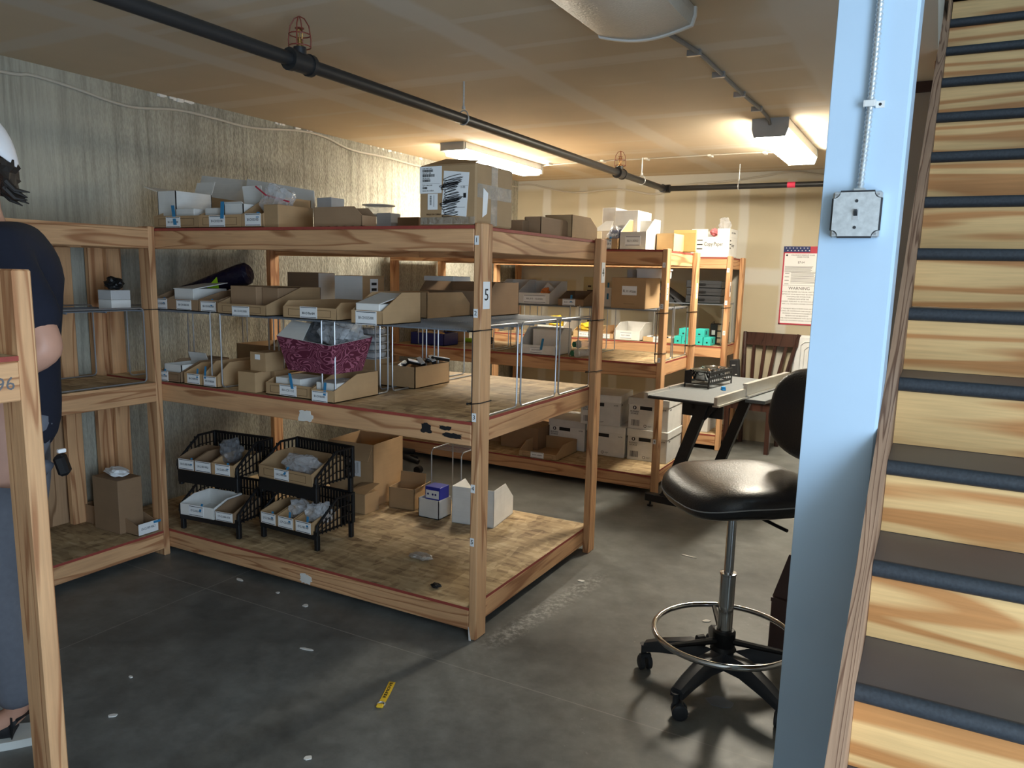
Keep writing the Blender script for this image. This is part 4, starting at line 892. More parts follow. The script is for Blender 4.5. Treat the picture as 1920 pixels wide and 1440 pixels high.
# kraft carton with black and white tools, clamshells
t = open_carton('low kraft carton of black and white gadgets under the risers', (-.90, .545, zm), .21, .30, .105, 'kraft')
for i in range(7):
    r_ = random.Random(20+i); q = thing('gadget', 'black and white gadget lying in the low kraft carton', 'gadget', (-.84+.02*i+r_.uniform(-.01, .01), .63+.028*i, zm+.092+.004*i), r_.uniform(-.9, .9), 'gadgets in the low kraft carton', r_.uniform(-.3, .3), r_.uniform(-.4, .4))
    MB().rbox(-.012, .012, -.05, .05, 0, .014, .004).build('handle', 'black_plastic', q); MB().rbox(-.011, .011, -.046, .048, .0142, .018, .001).build('white_face', 'plastic_white', q)
MB().rbox(-1.02, -.90+.0, .50, .62, zm, zm+.13, .002).build('carton', 'kraft')
tag(bpy.data.objects[[o.name for o in bpy.data.objects if o.name.startswith('carton') and o.type == 'MESH' and not o.parent][-1]], 'kraft carton under the stack of clear clamshell packs', 'box')
for i in range(4):
    q = thing('clamshell_pack', ['lowest', 'second lowest', 'second highest', 'topmost'][i]+' of the stacked clear clamshell packs on the middle deck', 'package', (-1.02, .50, zm+.131+i*.0385), 0, 'clamshell packs')
    MB().rbox(-.005, .125, -.005, .115, 0, .003, .001).build('flange', 'sleeve_clear', q)
    MB().rbox(.005, .115, .005, .105, .003, .036, .008).build('shell', 'clear_plastic', q, True)
    MB().rbox(.010, .060, .006, .095, .006, .030, .006).build('black_item', 'black_plastic', q)
    m = MB()
    for j in range(4): m.rbox(.068+j*.011, .075+j*.011, .010, .095, .006, .028, .002)
    m.build('white_item', 'plastic_white', q)
# ---- lowest deck of the near rack
zb = ZB+T
def basket(label, loc, rz, lab2):
    """one black slatted stacking basket with legs; a second one stands on it"""
    out = []
    for lev, (zz, lb) in enumerate(((0, label), (.232, lab2))):
        t = thing('stacking_basket', lb, 'basket', (loc[0], loc[1], loc[2]+zz), rz, 'black stacking baskets')
        w, d, hb, hf, fl = .372, .255, .225, .105, .075
        MB().box(.01, w-.01, .01, d-.01, fl, fl+.005).build('base', 'black_plastic', t)
        MB().box(0, w, -.004, .002, fl-(.02 if lev == 0 else .060), fl+.022).build('front_lip', 'black_plastic', t)
        for s, x in (('left', 0), ('right', w)):
            m = MB(); n = 9
            for i in range(n+1):
                y = .012+(d-.024)*i/n; zt_ = min(hb, hf+.02+(hb-hf)*max(0, (y-.0))/(d*.55)); m.box(x-.003, x+.003, y-.0022, y+.0022, fl, zt_)
            for fz in (.33, .66): m.tube([(x, .01, fl+(hf+.02-fl)*fz), (x, d*.55, fl+(hb-fl)*fz), (x, d, fl+(hb-fl)*fz)], .0028, 6)
            m.tube([(x, -.004, fl+.02), (x, .0, hf+.018), (x, d*.55, hb), (x, d, hb)], .0065, 8)
            m.build('side_grille', 'black_plastic', t)
        m = MB()
        for i in range(19): x = .01+(w-.02)*i/18; m.box(x-.0062, x+.0062, d-.003, d+.003, fl, hb)
        for fz in (.33, .66): m.box(0, w, d-.003, d+.003, fl+(hb-fl)*fz-.003, fl+(hb-fl)*fz+.003)
        m.tube([(0, d, hb), (w, d, hb)], .0075, 8); m.build('back_grille', 'black_plastic', t)
        for x in (.008, w-.008):
            for y in (.010, d-.010): MB().rbox(x-.011, x+.011, y-.011, y+.011, 0 if lev == 0 else .0, fl, .003).build('leg', 'black_plastic', t)
        for x in (0, w): MB().rbox(x-.007, x+.007, -.004, .012, fl, hf+.02, .002).rbox(x-.007, x+.007, d-.010, d+.006, fl, hb+.006, .002).build('corner_post', 'black_plastic', t)
        out.append(t)
    return out
RL = math.radians(6); RRt = math.radians(-1.4)
BL = (-1.765, .03, zb); BR = (-1.335, .155, zb)
basket('lower black basket of the left stack on the lowest deck', BL, RL, 'upper black basket of the left stack on the lowest deck')
basket('lower black basket of the right stack on the lowest deck', BR, RRt, 'upper black basket of the right stack on the lowest deck')
def inb(base, rz, x, y, z):
    c_, s_ = math.cos(rz), math.sin(rz); return (base[0]+x*c_-y*s_, base[1]+x*s_+y*c_, base[2]+z)
g = 'bins in the black baskets'; F1, F2 = .0815, .3135
BX = math.radians(4)
for (x, wd, lv, mt, lb, tx, tp, full) in (
    (.012, .105, F2, 'kraft_dark', 'small bin with a white label at the left of the upper left basket', 'LN-CL1000-WALI', (.080, .03, .065, .012), 1),
    (.120, .105, F2, 'kraft_dark', 'small bin with a white label second in the upper left basket', 'LN-CL1007-WALI', None, 1),
    (.228, .135, F2, 'kraft', 'kraft bin with blue tape at the right of the upper left basket', 'LN-CL1007-6744', (.093, .035, .066, .013), 0)):
    wd2 = wd; t = open_bin(lb, inb(BL, RL, x, -.012, lv-(.0 if x else 0)), wd, .20, .058, .085, .09, mt, RL, (.004 if full else .022, wd-(.004 if full else .022), .004, .056, tx), tp, group=g)
t = open_bin('wide white bin with blue tape at the left of the lower left basket', inb(BL, RL, .014, -.012, F1), .215, .20, .058, .085, .09, 'white_card', RL, (.055, .150, .004, .055, 'CP-CL1005-1221'), (.122, .03, .070, .013, -.001, .012), group=g)
t = open_bin('small brown bin with a white label at the right of the lower left basket', inb(BL, RL, .238, -.012, F1), .115, .20, .050, .08, .09, 'kraft_dark', RL, (.004, .109, .003, .048, 'CP-CL1000-1070'), group=g)
crumple('plastic_bag', 'dark grey plastic bag sticking up from the upper left basket', inb(BL, RL, .25, .10, F2+.03), .06, .05, .06, 'smoky_plastic', seed=12)
t = open_bin('wide kraft bin of bubble wrap in the upper right basket', inb(BR, RRt, .012, -.014, F2), .345, .225, .060, .105, .11, 'kraft', RRt, (.105, .200, .004, .056, 'LN-CL1000-6000'), (.165, .035, .075, .014, -.001, .025), True, group=g)
crumple('bubble_wrap', 'bundle of bubble wrap lying in the wide kraft basket bin', inb(BR, RRt, .20, .085, F2+.008), .115, .055, .050, 'clear_plastic', 'wrapping', seed=21)
for x, lb, tx in ((.014, 'left small kraft bin with blue tape in the lower right basket', 'LP-CL1200-2000'), (.130, 'middle small kraft bin full of plastic in the lower right basket', 'CP-CI1009'), (.246, 'right small kraft bin with handwritten label in the lower right basket', 'CP-CL-7002-1009')):
    open_bin(lb, inb(BR, RRt, x, -.014, F1), .108, .20, .058, .082, .09, 'kraft', RRt, (.006, .102, .002, .056, tx), (.074, .035, .085 if x > .1 else .068, .013), group=g)
for i, (x, z, s) in enumerate(((.175, .05, 31), (.285, .045, 32), (.33, .05, 33))):
    crumple('plastic_bag', ['clear plastic bag bulging from the middle small basket bin', 'clear plastic bag in the right small basket bin', 'clear plastic bag at the far right of the lower right basket'][i], inb(BR, RRt, x, .09, F1+.012), .045, .05, .05, 'clear_plastic', seed=s, group='bags in the lower right basket')
# cartons behind the baskets
k_ = open_carton('large kraft carton with a shipping label behind the black baskets', (-1.47, .80, zb), .30, .30, .36, 'kraft', rz=math.radians(4), flaps=(('-y', .10, 150),))
cardtag(k_, .125, .215, .17, .26, None, lines=False)
m = MB(); rr = random.Random(4); x = .14
while x < .18: wd = rr.uniform(.001, .004); m.box(x, x+wd, -.0018, -.0012, .185, .245); x += wd+.002
m.box(.19, .192, -.0018, -.0012, .18, .25).box(.197, .199, -.0018, -.0012, .19, .25); m.build('barcode', 'ink', k_)
t = carton('kraft carton with a bent lid right of the black baskets', (-1.245, .70, zb), .113, .12, .112, 'kraft')
MB().sheet([(-.002, -.002, .1125), (.115, -.002, .1125), (.118, .12, .150), (0, .12, .142)], .003).build('lid', 'kraft', t)
open_carton('open kraft carton left of the white bin on the lowest deck', (-1.108, .88, zb), .160, .13, .120, 'kraft', rz=math.radians(8), flaps=(('+x', .05, 60), ('-y', .0, 0), ('+y', .06, 10)))
t = open_carton('small white carton holding a blue box on the lowest deck', (-.877, .84, zb), .132, .12, .105, 'white_card')
t = carton('blue box with a white printed panel standing in the small white carton', (-.842, .852, zb+.0045), .095, .09, .168, 'royal_blue', seam=False)
MB().box(.006, .089, -.0012, 0, .105, .150).build('printed_panel', 'paper_white', t)
for x in (.02, .05, .068): MB().lathe([(.006, -.0018), (.006, -.0012)], x, .128, 10, 0, 'y').build('print', 'bin_blue', t)
open_bin('large white bin facing away behind the near post on the lowest deck', (-.500, 1.205, zb), .240, .285, .10, .200, .12, 'white_card', rz=PI+math.radians(8), group=None).location = (-.470, 1.165, zb)
crumple('foil_scrap', 'crumpled foil wrapper lying on the lowest deck', (-.50, .33, zb), .055, .03, .014, 'foil', 'wrapper', seed=41)
crumple('plastic_scrap', 'small black scrap near the front edge of the lowest deck', (-.255, .095, zb), .022, .016, .009, 'black_plastic', 'scrap', seed=42)
# black swivel base between the racks
t = thing('swivel_chair_base', 'black swivel chair base seen under the near rack', 'chair', (-1.98, 1.95, 0))
for k in range(5):
    a = 2*PI*k/5+.1; c_, s_ = math.cos(a), math.sin(a)
    MB().tube([(0, 0, .13), (.16*c_, .16*s_, .115), (.29*c_, .29*s_, .085)], [.028, .024, .019], 10).build('spoke', 'black_plastic', t, True)
    MB().tube([(.29*c_-.022*s_, .29*s_+.022*c_, .028), (.29*c_+.022*s_, .29*s_-.022*c_, .028)], .028, 14).build('caster', 'black_plastic', t, True)
MB().lathe([(.035, .09), (.045, .15), (.028, .17), (.025, .40), (.014, .41), (.014, .55)], n=18).build('column', 'black_plastic', t, True)
MB().rbox(-.22, .22, -.22, .22, .551, .62, .03).build('seat', 'black_leather', t, True)

# ================================================================== middle rack: contents
# ---- top deck
g = 'bins on the middle rack'
carton('tall white carton at the back of the middle rack top deck', (-.628, 2.68, ZT+T), .10, .30, .294, 'white_card', seam=False)
t = carton('second white carton beside the tall one on the middle rack top deck', (-.524, 2.66, ZT+T), .165, .28, .272, 'white_card')
MB().sheet([(-.14, -.06, .13), (.0, -.09, .13), (.0, -.03, .20), (-.06, -.02, .20)], .003).build('flap', 'white_card', t)
open_bin('small kraft bin with blue tape left of the blue-grey bin on the middle rack', (-.495, 2.405, ZT+T), .092, .24, .069, .09, .12, 'kraft', tagspec=(.006, .052, .004, .066, 'BH'), tp=(.036, .052, .082, .013), group=g)
b = crumple('plastic_bag', 'clear bag holding a navy device on the middle rack top deck', (-.452, 2.50, ZT+.006), .058, .055, .075, 'clear_plastic', seed=51)
d_ = MB().rbox(-.040, .040, -.035, .035, .055, .125, .012).build('device', 'poster_navy', b, True)
MB().box(-.018, .020, -.0362, -.035, .088, .10).build('emblem', 'paper_white', d_)
t = carton('small blue-grey carton behind the clear bag on the middle rack', (-.475, 2.585, ZT+T), .078, .07, .168, 'grey_card', seam=False)
t = open_bin('blue-grey bin with tall white right side on the middle rack top deck', (-.394, 2.43, ZT+T), .178, .29, .115, .205, .16, 'white_card', tagspec=(.035, .142, .025, .088, 'BL01-30002'), group=g)
MB().sheet([(.0036, .006, .112), (.0036, .285, .112), (.0036, .285, .203), (.0036, .16, .203)], .0012).build('inner_face', 'kraft_light', t)
open_bin('kraft bin facing away right of the blue-grey bin on the middle rack', (-.088, 2.95, ZT+T), .12, .33, .08, .115, .1, 'kraft_light', rz=PI, group=g)
t = thing('padded_envelope', 'yellow padded envelope standing on the right end of the middle rack', 'envelope', (-.165, 2.86, ZT+T), math.radians(-4))
MB().rbox(0, .165, 0, .018, 0, .150, .005).build('envelope', 'manila', t); MB().box(.002, .163, -.001, .002, .128, .150).build('folded_flap', 'manila', t)
# ---- riser tops
open_bin('left white bin with a paper label on the middle rack risers', (-1.346, 2.411, ZR), .20, .30, .078, .170, .20, 'white_card', tagspec=(.02, .18, .012, .066, 'BL01-10200'), group=g)
t = open_bin('right white bin holding a black and white carton on the middle rack risers', (-1.152, 2.411, ZR), .263, .29, .080, .165, .20, 'white_card', tagspec=(.058, .235, .012, .066, 'BL01-10300'), group=g)
q = thing('carton', 'black and white carton tilted in the right white bin', 'box', (-1.04, 2.52, ZR+.06), math.radians(10), None, 0, math.radians(38))
MB().rbox(0, .075, 0, .07, 0, .12, .003).build('body', 'white_card', q); MB().box(.0752, .0762, .002, .068, .002, .118).build('black_side', 'ink', q); MB().box(.030, .0740, -.0012, 0, .002, .05).build('black_side', 'ink', q)
crumple('plastic_bag', 'small dark bag with an orange item inside the right white bin', (-.965, 2.50, ZR+.05), .035, .03, .03, 'orange', seed=61)
open_bin('kraft bin with blue tape beside the right white bin', (-.823, 2.411, ZR), .193, .28, .047, .100, .14, 'kraft_dark', tagspec=(.035, .130, .003, .048, 'BL01-10400'), tp=(.092, .025, .075, .015), group=g)
t = carton('yellow carton with a dark smile mark behind the back right post of the near rack', (-.76, 2.70, ZR), .085, .06, .20, 'manila', seam=False)
MB().box(.030, .080, -.001, 0, .10, .108).box(.035, .06, -.001, 0, .128, .14).build('print', 'print_brown', t)
t = carton('white carton with pale blue tape left of the large labelled carton', (-.575, 2.58, ZR), .085, .15, .13, 'white_card', seam=False); tape(t, .045, .05, .165, .014)
t = carton('large kraft carton with a handwritten note on the middle rack risers', (-.435, 2.421, ZR), .239, .30, .202, 'kraft')
cardtag(t, .075, .178, .088, .148, None, lines=False); text(t, 'BL 01-97000', (.127, -.0018, .112), .022, width=.09, turn=-.07)
MB().box(.09, .165, -.0008, 0, .03, .032).build('print', 'print_brown', t)
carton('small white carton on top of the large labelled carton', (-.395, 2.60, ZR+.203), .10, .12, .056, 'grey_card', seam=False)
t = thing('plastic_tray', 'white round-ended plastic tray on top of the large labelled carton', 'tray', (-.29, 2.50, ZR+.203))
MB().prism([(0, 0), (.17, 0), (.19, .02), (.195, .06), (.19, .15), (.16, .18), (0, .18)], 'z', 0, .050).build('tray', 'plastic_white', t)
MB().prism([(-.005, -.005), (.172, -.005), (.197, .018), (.202, .06), (.197, .155), (.163, .187), (-.005, .187)], 'z', .050, .060).build('rim', 'plastic_white', t)
# ---- middle deck
t = open_bin('white bin with a blue tape strip on the middle deck of the middle rack', (-1.105, 2.386, zm), .285, .27, .066, .180, .13, 'white_card', tagspec=(.085, .185, .012, .052, 'LN-D15005B'), tp=(.165, .035, .115, .018, -.001, .012), group=g)
carton('tall white carton inside the white bin on the middle rack', (-1.035, 2.46, zm+.0045), .20, .14, .170, 'white_card', seam=False)
for i, (x, y, z) in enumerate(((-.66, 2.395, zm), (-.665, 2.435, zm+.058))):
    q = thing('plastic_roll', ['lower clear roll with a green end on the middle rack', 'upper clear roll with a green end on the middle rack'][i], 'roll', (x, y, z+.030), math.radians(-28), 'clear rolls')
    MB().lathe([(.026, 0), (.026, .16), (.010, .20)], 0, 0, 18, 0, 'y').build('wrap', 'clear_plastic', q, True)
    MB().lathe([(.029, -.006), (.029, .004), (.016, .005)], 0, 0, 18, 0, 'y').build('end_ring', 'galvanized', q, True)
    MB().lathe([(.020, -.010), (.020, .010)], -.042, -.004, 16, 0, 'y').build('end_cap', 'green_plastic', q, True)
t = open_carton('dark blue plastic bin of small kraft packets on the middle rack', (-2.106, 2.45, zm), .311, .20, .093, 'bin_blue', name='storage_bin')
for i in range(4):
    q = thing('packet', 'small kraft packet in the dark blue bin', 'package', (-2.05+.06*i, 2.50+.02*(i % 2), zm+.075), .3*i, 'packets in the dark blue bin', .3, .2*(i-1.5)); MB().rbox(-.035, .035, -.03, .03, 0, .02, .004).build('packet', 'kraft_light', q)
t = thing('bottle', 'lime green tube lying behind the dark blue bin', 'bottle', (-1.86, 2.86, zm+.018), 0)
MB().lathe([(.016, 0), (.018, .01), (.018, .14)], n=16, axis='x').build('tube', 'lime', t, True); MB().lathe([(.012, .1405), (.012, .165)], n=14, axis='x').build('cap', 'black_plastic', t, True)
crumple('tape_roll', 'small dark knotted object right of the lime green tube', (-1.62, 2.86, zm), .022, .02, .028, 'charcoal_plastic', 'clutter', seed=71)
open_bin('kraft bin at the left end of the middle deck of the middle rack', (-2.15, 2.70, zm), .24, .30, .06, .14, .1, 'kraft_dark', group=g)
# ---- lowest deck
t = open_bin('empty open kraft bin with a white label on the lowest deck of the middle rack', (-1.085, 2.386, zb), .300, .36, .042, .098, .11, 'kraft', tagspec=(.095, .200, .002, .046, 'BH01-40000'), outline=True, group=g)
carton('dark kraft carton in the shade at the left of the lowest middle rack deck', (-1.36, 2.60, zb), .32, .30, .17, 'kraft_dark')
def file_box(label, loc, rz=0, word=True, bar=True):
    t = thing('file_box', label, 'box', loc, rz, 'white file boxes')
    w, d, h = .296, .37, .222
    MB().rbox(0, w, 0, d, 0, h-.0, .003).build('body', 'white_card', t)
    MB().rbox(-.005, w+.005, -.005, d+.005, h-.048, h+.006, .003).build('lid', 'white_card', t)
    MB().box(.085, .175, -.0014, .0, h-.080, h-.054).build('hand_hole', 'ink', t)
    o = MB().lathe([(.0135, -.0012), (.0135, -.0002)], .045, h-.068, 18, 0, 'y').build('emblem', 'ink', t)
    MB().prism([(.045+.0055*math.cos(a*PI/8), h-.068+.0085*math.sin(a*PI/8)) for a in range(16)], 'y', -.0018, -.0012).build('emblem_center', 'paper_white', o)
    if word: text(t, 'BUSINESS\nSOURCE', (.045, -.001, h-.104), .016, width=.062)
    text(t, '26738', (.262, -.001, h-.068), .013, width=.032); text(t, '26738', (w+.001, .05, h-.068), .013, face='+x', width=.032)
    if bar:
        m = MB(); r_ = random.Random(8); x = .022
        while x < .082: q = r_.uniform(.0015, .005); m.box(x, x+q, -.001, 0, .022, .066); x += q+r_.uniform(.0015, .004)
        m.build('barcode', 'grey_ink', t)
    m = MB().lathe([(.011, -.001), (.011, -.0002)], .128, .026, 16, 0, 'y'); q = m.build('recycling_mark', 'grey_ink', t)
    MB().lathe([(.0075, -.0014), (.0075, -.001)], .128, .026, 14, 0, 'y').build('mark_center', 'white_card', q)
    MB().box(.146, .175, -.001, 0, .028, .030).box(.146, .168, -.001, 0, .022, .0235).build('small_print', 'grey_ink', t)
    return t
f0 = file_box('white file box behind the empty kraft bin on the lowest middle rack deck', (-1.03, 2.77, zb))
dup(f0, (-.705, 2.742, zb), 'lower white file box of the stack behind the back right post of the near rack')
dup(f0, (-.388, 2.748, zb), 'lower white file box of the right stack, beside the leg of the folding table')
dup(f0, (-.745, 2.705, zb+.2285), 'upper white file box of the left stack, its lid pushed askew', math.radians(7))
dup(f0, (-.392, 2.755, zb+.2285), 'upper white file box of the right stack, at the end of the middle rack')
t = carton('flat kraft carton printed DW lying on the lowest middle rack deck', (-1.75, 2.72, zb+.172), .36, .26, .06, 'kraft_light', rz=math.radians(-3)); text(t, 'DW', (.30, -.001, .030), .05, 'print_brown', width=.07)
carton('kraft carton under the flat printed carton', (-1.76, 2.70, zb), .38, .30, .17, 'kraft_dark')

# ================================================================== farthest rack: contents
g = 'bins on the farthest rack'
cp = carton('white copy paper carton with a torn front corner on the farthest rack', (-.37, 4.035, ZT+T), .315, .29, .165, 'white_card', seam=False)
MB().box(0, .135, 0, .004, .1652, .228).box(.215, .315, 0, .004, .1652, .232).box(.311, .315, .004, .286, .1652, .232).box(0, .315, .286, .29, .1652, .225).box(0, .004, .004, .286, .1652, .225).build('torn_rim', 'white_card', cp)
text(cp, 'Copy Paper', (.186, -.001, .105), .046, width=.155)
m = MB()
for z in (.068, .103, .138): m.box(.048, .095, -.0012, 0, z-.005, z+.003)
m.build('printed_bars', 'ink', cp)
m = MB()
for z in (.075, .105, .135): m.box(.315, .3162, .02, .06, z-.004, z+.004)
m.build('printed_bars', 'ink', cp)
text(cp, 'Copy', (.3162, .12, .10), .04, 'grey_ink', '+x', width=.10); text(cp, '2E 0M', (.3162, .13, .20), .02, 'grey_ink', '+x', width=.14)
crumple('plastic_bag', 'clear plastic bag sticking out of the copy paper carton', (-.13, 4.15, ZT+.19), .05, .05, .065, 'clear_plastic', seed=81)
crumple('cloth', 'pink cloth showing in the gap of the copy paper carton', (-.205, 4.12, ZT+.168), .03, .04, .032, 'pink', 'cloth', seed=82)
for i in range(3):
    t = thing('document_case', ['lowest', 'middle', 'topmost'][i]+' of the stacked black cases on the farthest rack riser', 'case', (-.40+.004*(i % 2), 4.06, ZR+i*.064), 0, 'stacked black cases')
    MB().rbox(0, .30, 0, .34, 0, .062, .006).build('body', 'charcoal_plastic', t)
    MB().rbox(.10, .165, -.006, .0, .022, .040, .002).build('handle', 'black_plastic', t)
    MB().box(.002, .298, -.001, 0, .030, .032).build('seam', 'black_plastic', t)
t = thing('monitor_stand', 'dark flat panel leaning diagonally beside the stacked black cases', 'panel', (-.72, 4.10, ZR+.15), 0, None, 0, math.radians(33))
MB().rbox(0, .34, 0, .26, 0, .028, .004).build('panel', 'charcoal_plastic', t); MB().box(.10, .22, -.001, 0, .006, .022).build('slot', 'black_plastic', t)
t = thing('office_phone', 'dark plastic device under the leaning flat panel', 'device', (-.70, 4.10, ZR)); MB().prism([(0, 0), (.19, 0), (.19, .035), (.10, .085), (0, .06)], 'y', 0, .18).build('body', 'charcoal_plastic', t)
def teal_box(label, x, y, z, wd=.062):
    t = thing('teal_carton', label, 'box', (x, y, z), 0, 'teal cartons'); MB().rbox(0, wd, 0, .16, 0, .066, .002).build('body', 'teal', t)
    MB().rbox(wd*.4, wd*.62, -.0012, 0, .018, .030, .0005).build('key_print', 'ink', t); MB().box(wd+.0, wd+.0012, .05, .075, .02, .05).build('side_print', 'ink', t)
teal_box('teal carton at the lower left of the left teal pile', -.463, 4.012, zm); teal_box('teal carton at the lower right of the left teal pile', -.398, 4.012, zm)
teal_box('teal carton on top of the left teal pile', -.425, 4.012, zm+.0668, .075)
teal_box('teal carton at the lower left of the right teal pile', -.280, 4.012, zm); teal_box('teal carton at the lower right of the right teal pile', -.212, 4.012, zm); teal_box('teal carton on top of the right teal pile', -.292, 4.012, zm+.0668, .085)
t = thing('desk_organizer', 'black wire desk organizer behind the right teal pile', 'organizer', (-.205, 4.20, zm))
MB().rbox(0, .13, 0, .12, 0, .004, .001).rbox(0, .06, 0, .006, .004, .17, .002).build('tray', 'black_plastic', t)
m = MB()
for z in (.05, .11, .17): m.tube([(0, .01, z), (.13, .01, z), (.13, .12, z), (0, .12, z)], .003, 6, closed=True)
for x in (0, .13): m.tube([(x, .12, 0), (x, .12, .19), (x, .01, .17), (x, .01, 0)], .003, 6)
m.build('frame', 'black_plastic', t); MB().box(.012, .042, -.0012, 0, .08, .12).build('label_window', 'grey_card', t)
open_bin('white bin with a paper label on the middle deck of the farthest rack', (-1.019, 4.025, zm), .240, .33, .085, .150, .14, 'white_card', tagspec=(.055, .165, .015, .070, 'BL01-20000'), group=g)
open_bin('kraft bin left of the white bin on the farthest rack', (-1.145, 4.025, zm), .118, .30, .050, .11, .14, 'kraft', tagspec=(.01, .085, .004, .046, 'BL01-2'), group=g)
t = open_carton('low kraft tray of black and white items on the farthest rack', (-.746, 4.012, zm), .270, .30, .042, 'kraft_light'); cardtag(t, .095, .145, .0, .05, '1502', lines=False)
for i in range(5):
    q = thing('gadget', 'small black item in the low kraft tray on the farthest rack', 'gadget', (-.70+.045*i, 4.08, zm+.030), .4*i, 'items in the low kraft tray'); MB().rbox(-.02, .02, -.04, .04, 0, .02, .004).build('item', 'black_plastic' if i % 2 else 'plastic_white', q)
t = open_bin('kraft bin of yellow packets on the farthest rack', (-1.42, 4.03, zm), .22, .30, .06, .10, .12, 'kraft_light', tagspec=(.05, .17, .004, .054, 'BL01-3'), group=g)
crumple('packet', 'yellow packet heaped in the kraft bin on the farthest rack', (-1.31, 4.13, zm+.02), .09, .07, .05, 'yellow', 'package', seed=91)
t = open_bin('white bin at the middle of the farthest rack', (-1.80, 4.03, zm), .28, .30, .09, .16, .12, 'white_card', tagspec=(.08, .20, .015, .075, 'BL01-4'), group=g)
crumple('packet', 'yellow packet in the white bin at the middle of the farthest rack', (-1.66, 4.16, zm+.05), .08, .07, .06, 'yellow', 'package', seed=92)
carton('white carton on the lowest deck of the farthest rack', (-.30, 4.06, zb), .16, .28, .125, 'white_card')
carton('grey carton lying behind the white one on the lowest deck of the farthest rack', (-.62, 4.10, zb), .28, .30, .16, 'grey_card')

# ================================================================== empty left rack: contents
t = open_bin('low kraft bin with blue tape on the lowest deck of the empty left rack', (-1.835, -.160, zb), .112, .44, .048, .095, .16, 'kraft_dark', rz=PI/2, group=None)
cardtag(t, .002, .110, .002, .058, 'LN-CL1009 MALT', lines=False); MB().box(.085, .160, -.003, -.0018, .044, .056).build('blue_tape', 'blue_tape', t)
t = carton('tall dark brown carton standing on the lowest deck of the empty left rack', (-2.13, -.19, zb), .20, .13, .27, 'kraft_dark', seam=False)
crumple('crumpled_paper', 'white crumpled paper on the tall dark brown carton', (-2.03, -.125, zb+.271), .07, .04, .02, 'paper_white', 'paper', seed=101)
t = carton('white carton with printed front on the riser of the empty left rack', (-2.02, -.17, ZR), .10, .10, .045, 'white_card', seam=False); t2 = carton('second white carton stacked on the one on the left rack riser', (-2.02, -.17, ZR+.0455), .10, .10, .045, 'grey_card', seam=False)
crumple('plastic_bag', 'small black bag on the stacked white cartons', (-1.97, -.12, ZR+.091), .04, .04, .03, 'black_plastic', seed=102)

# ================================================================== drafting table and what stands on it
TB = thing('drafting_table', 'small grey drafting table with aluminium rails beside the middle rack', 'table', (0, 1.95, 0), math.radians(-8))
MB().rbox(0, .44, 0, 1.28, .726, .742, .003).build('tabletop', 'steel_black', TB)
MB().box(.008, .425, .008, 1.272, .742, .7445).build('grey_mat', 'grey_mat', TB)
m = MB(); m.box(-.010, .012, 0, .30, .722, .760).box(-.010, .016, 0, .30, .742, .747).box(-.010, .012, .305, 1.28, .722, .764); m.build('left_rail', 'aluminium', TB)
m = MB(); m.box(.428, .448, 0, .50, .728, .778).box(.420, .460, 0, .50, .722, .732).box(.4275, .4485, .02, .50, .778, .781); m.build('right_rail', 'aluminium', TB)
m = MB(); m.box(.430, .452, .46, 1.28, .728, .806).box(.422, .466, .46, 1.28, .728, .738).box(.426, .456, .455, 1.285, .800, .812); m.build('tall_fence', 'aluminium', TB)
MB().rbox(.452, .575, .44, 1.20, .700, .722, .002).build('side_shelf', 'grey_mat', TB)
MB().box(.14, .40, .22, .24, .615, .726).build('cross_panel', 'steel_black', TB)
for y in (.20, 1.00):
    MB().rbox(-.06, .41, y-.025, y+.025, .035, .085, .004).build('floor_bar', 'steel_black', TB)
    MB().prism([(.045, .085), (.115, .085), (.335, .724), (.262, .724)], 'y', y-.022, y+.022).build('slanted_leg', 'steel_black', TB)
    MB().prism([(.03, .085), (.15, .085), (.10, .16)], 'y', y-.006, y+.006).build('gusset', 'steel_black', TB)
    MB().prism([(.20, .724), (.40, .724), (.30, .60)], 'y', y-.006, y+.006).build('gusset', 'steel_black', TB)
    for x in (-.03, .38):
        MB().lathe([(.020, 0), (.020, .007), (.006, .01), (.006, .036)], x, y, 14).build('leveling_foot', 'black_plastic', TB)
MB().box(.20, .30, .22, .98, .660, .70).build('stretcher', 'steel_black', TB)
a = math.radians(-8); ca, sa = math.cos(a), math.sin(a)
def ontable(x, y, z=.745): return (x*ca-y*sa, 1.95+x*sa+y*ca, z)
bs = thing('pet_bowl_stand', 'black metal stand with perforated side holding two steel bowls on the drafting table', 'bowl stand', ontable(.02, .50), math.radians(-8))
Wb, Lb, Hb = .17, .40, .105
m = MB()
for x in (.004, Wb-.004):
    for y in (.004, Lb-.004): m.box(x-.0035, x+.0035, y-.0035, y+.0035, 0, Hb)
for z in (.028, Hb):
    m.tube([(.004, .004, z), (Wb-.004, .004, z), (Wb-.004, Lb-.004, z), (.004, Lb-.004, z)], .0035, 6, closed=True)
m.build('frame', 'steel_black', bs)
m = MB(); nx = 11
for i in range(nx+1):
    y = .01+(Lb-.02)*i/nx; m.box(Wb-.002, Wb, y-.006, y+.006, .03, Hb)
for z in (.032, .064, .094): m.box(Wb-.002, Wb, .006, Lb-.006, z-.008, z+.009)
m.build('perforated_side', 'steel_black', bs)
m = MB()
for i in range(nx+1):
    y = .01+(Lb-.02)*i/nx; m.box(0, .002, y-.006, y+.006, .03, Hb)
for z in (.032, .064, .094): m.box(0, .002, .006, Lb-.006, z-.008, z+.009)
m.build('perforated_side', 'steel_black', bs)
MB().box(.006, .05, .002, .005, .03, Hb).build('end_plate', 'steel_black', bs)
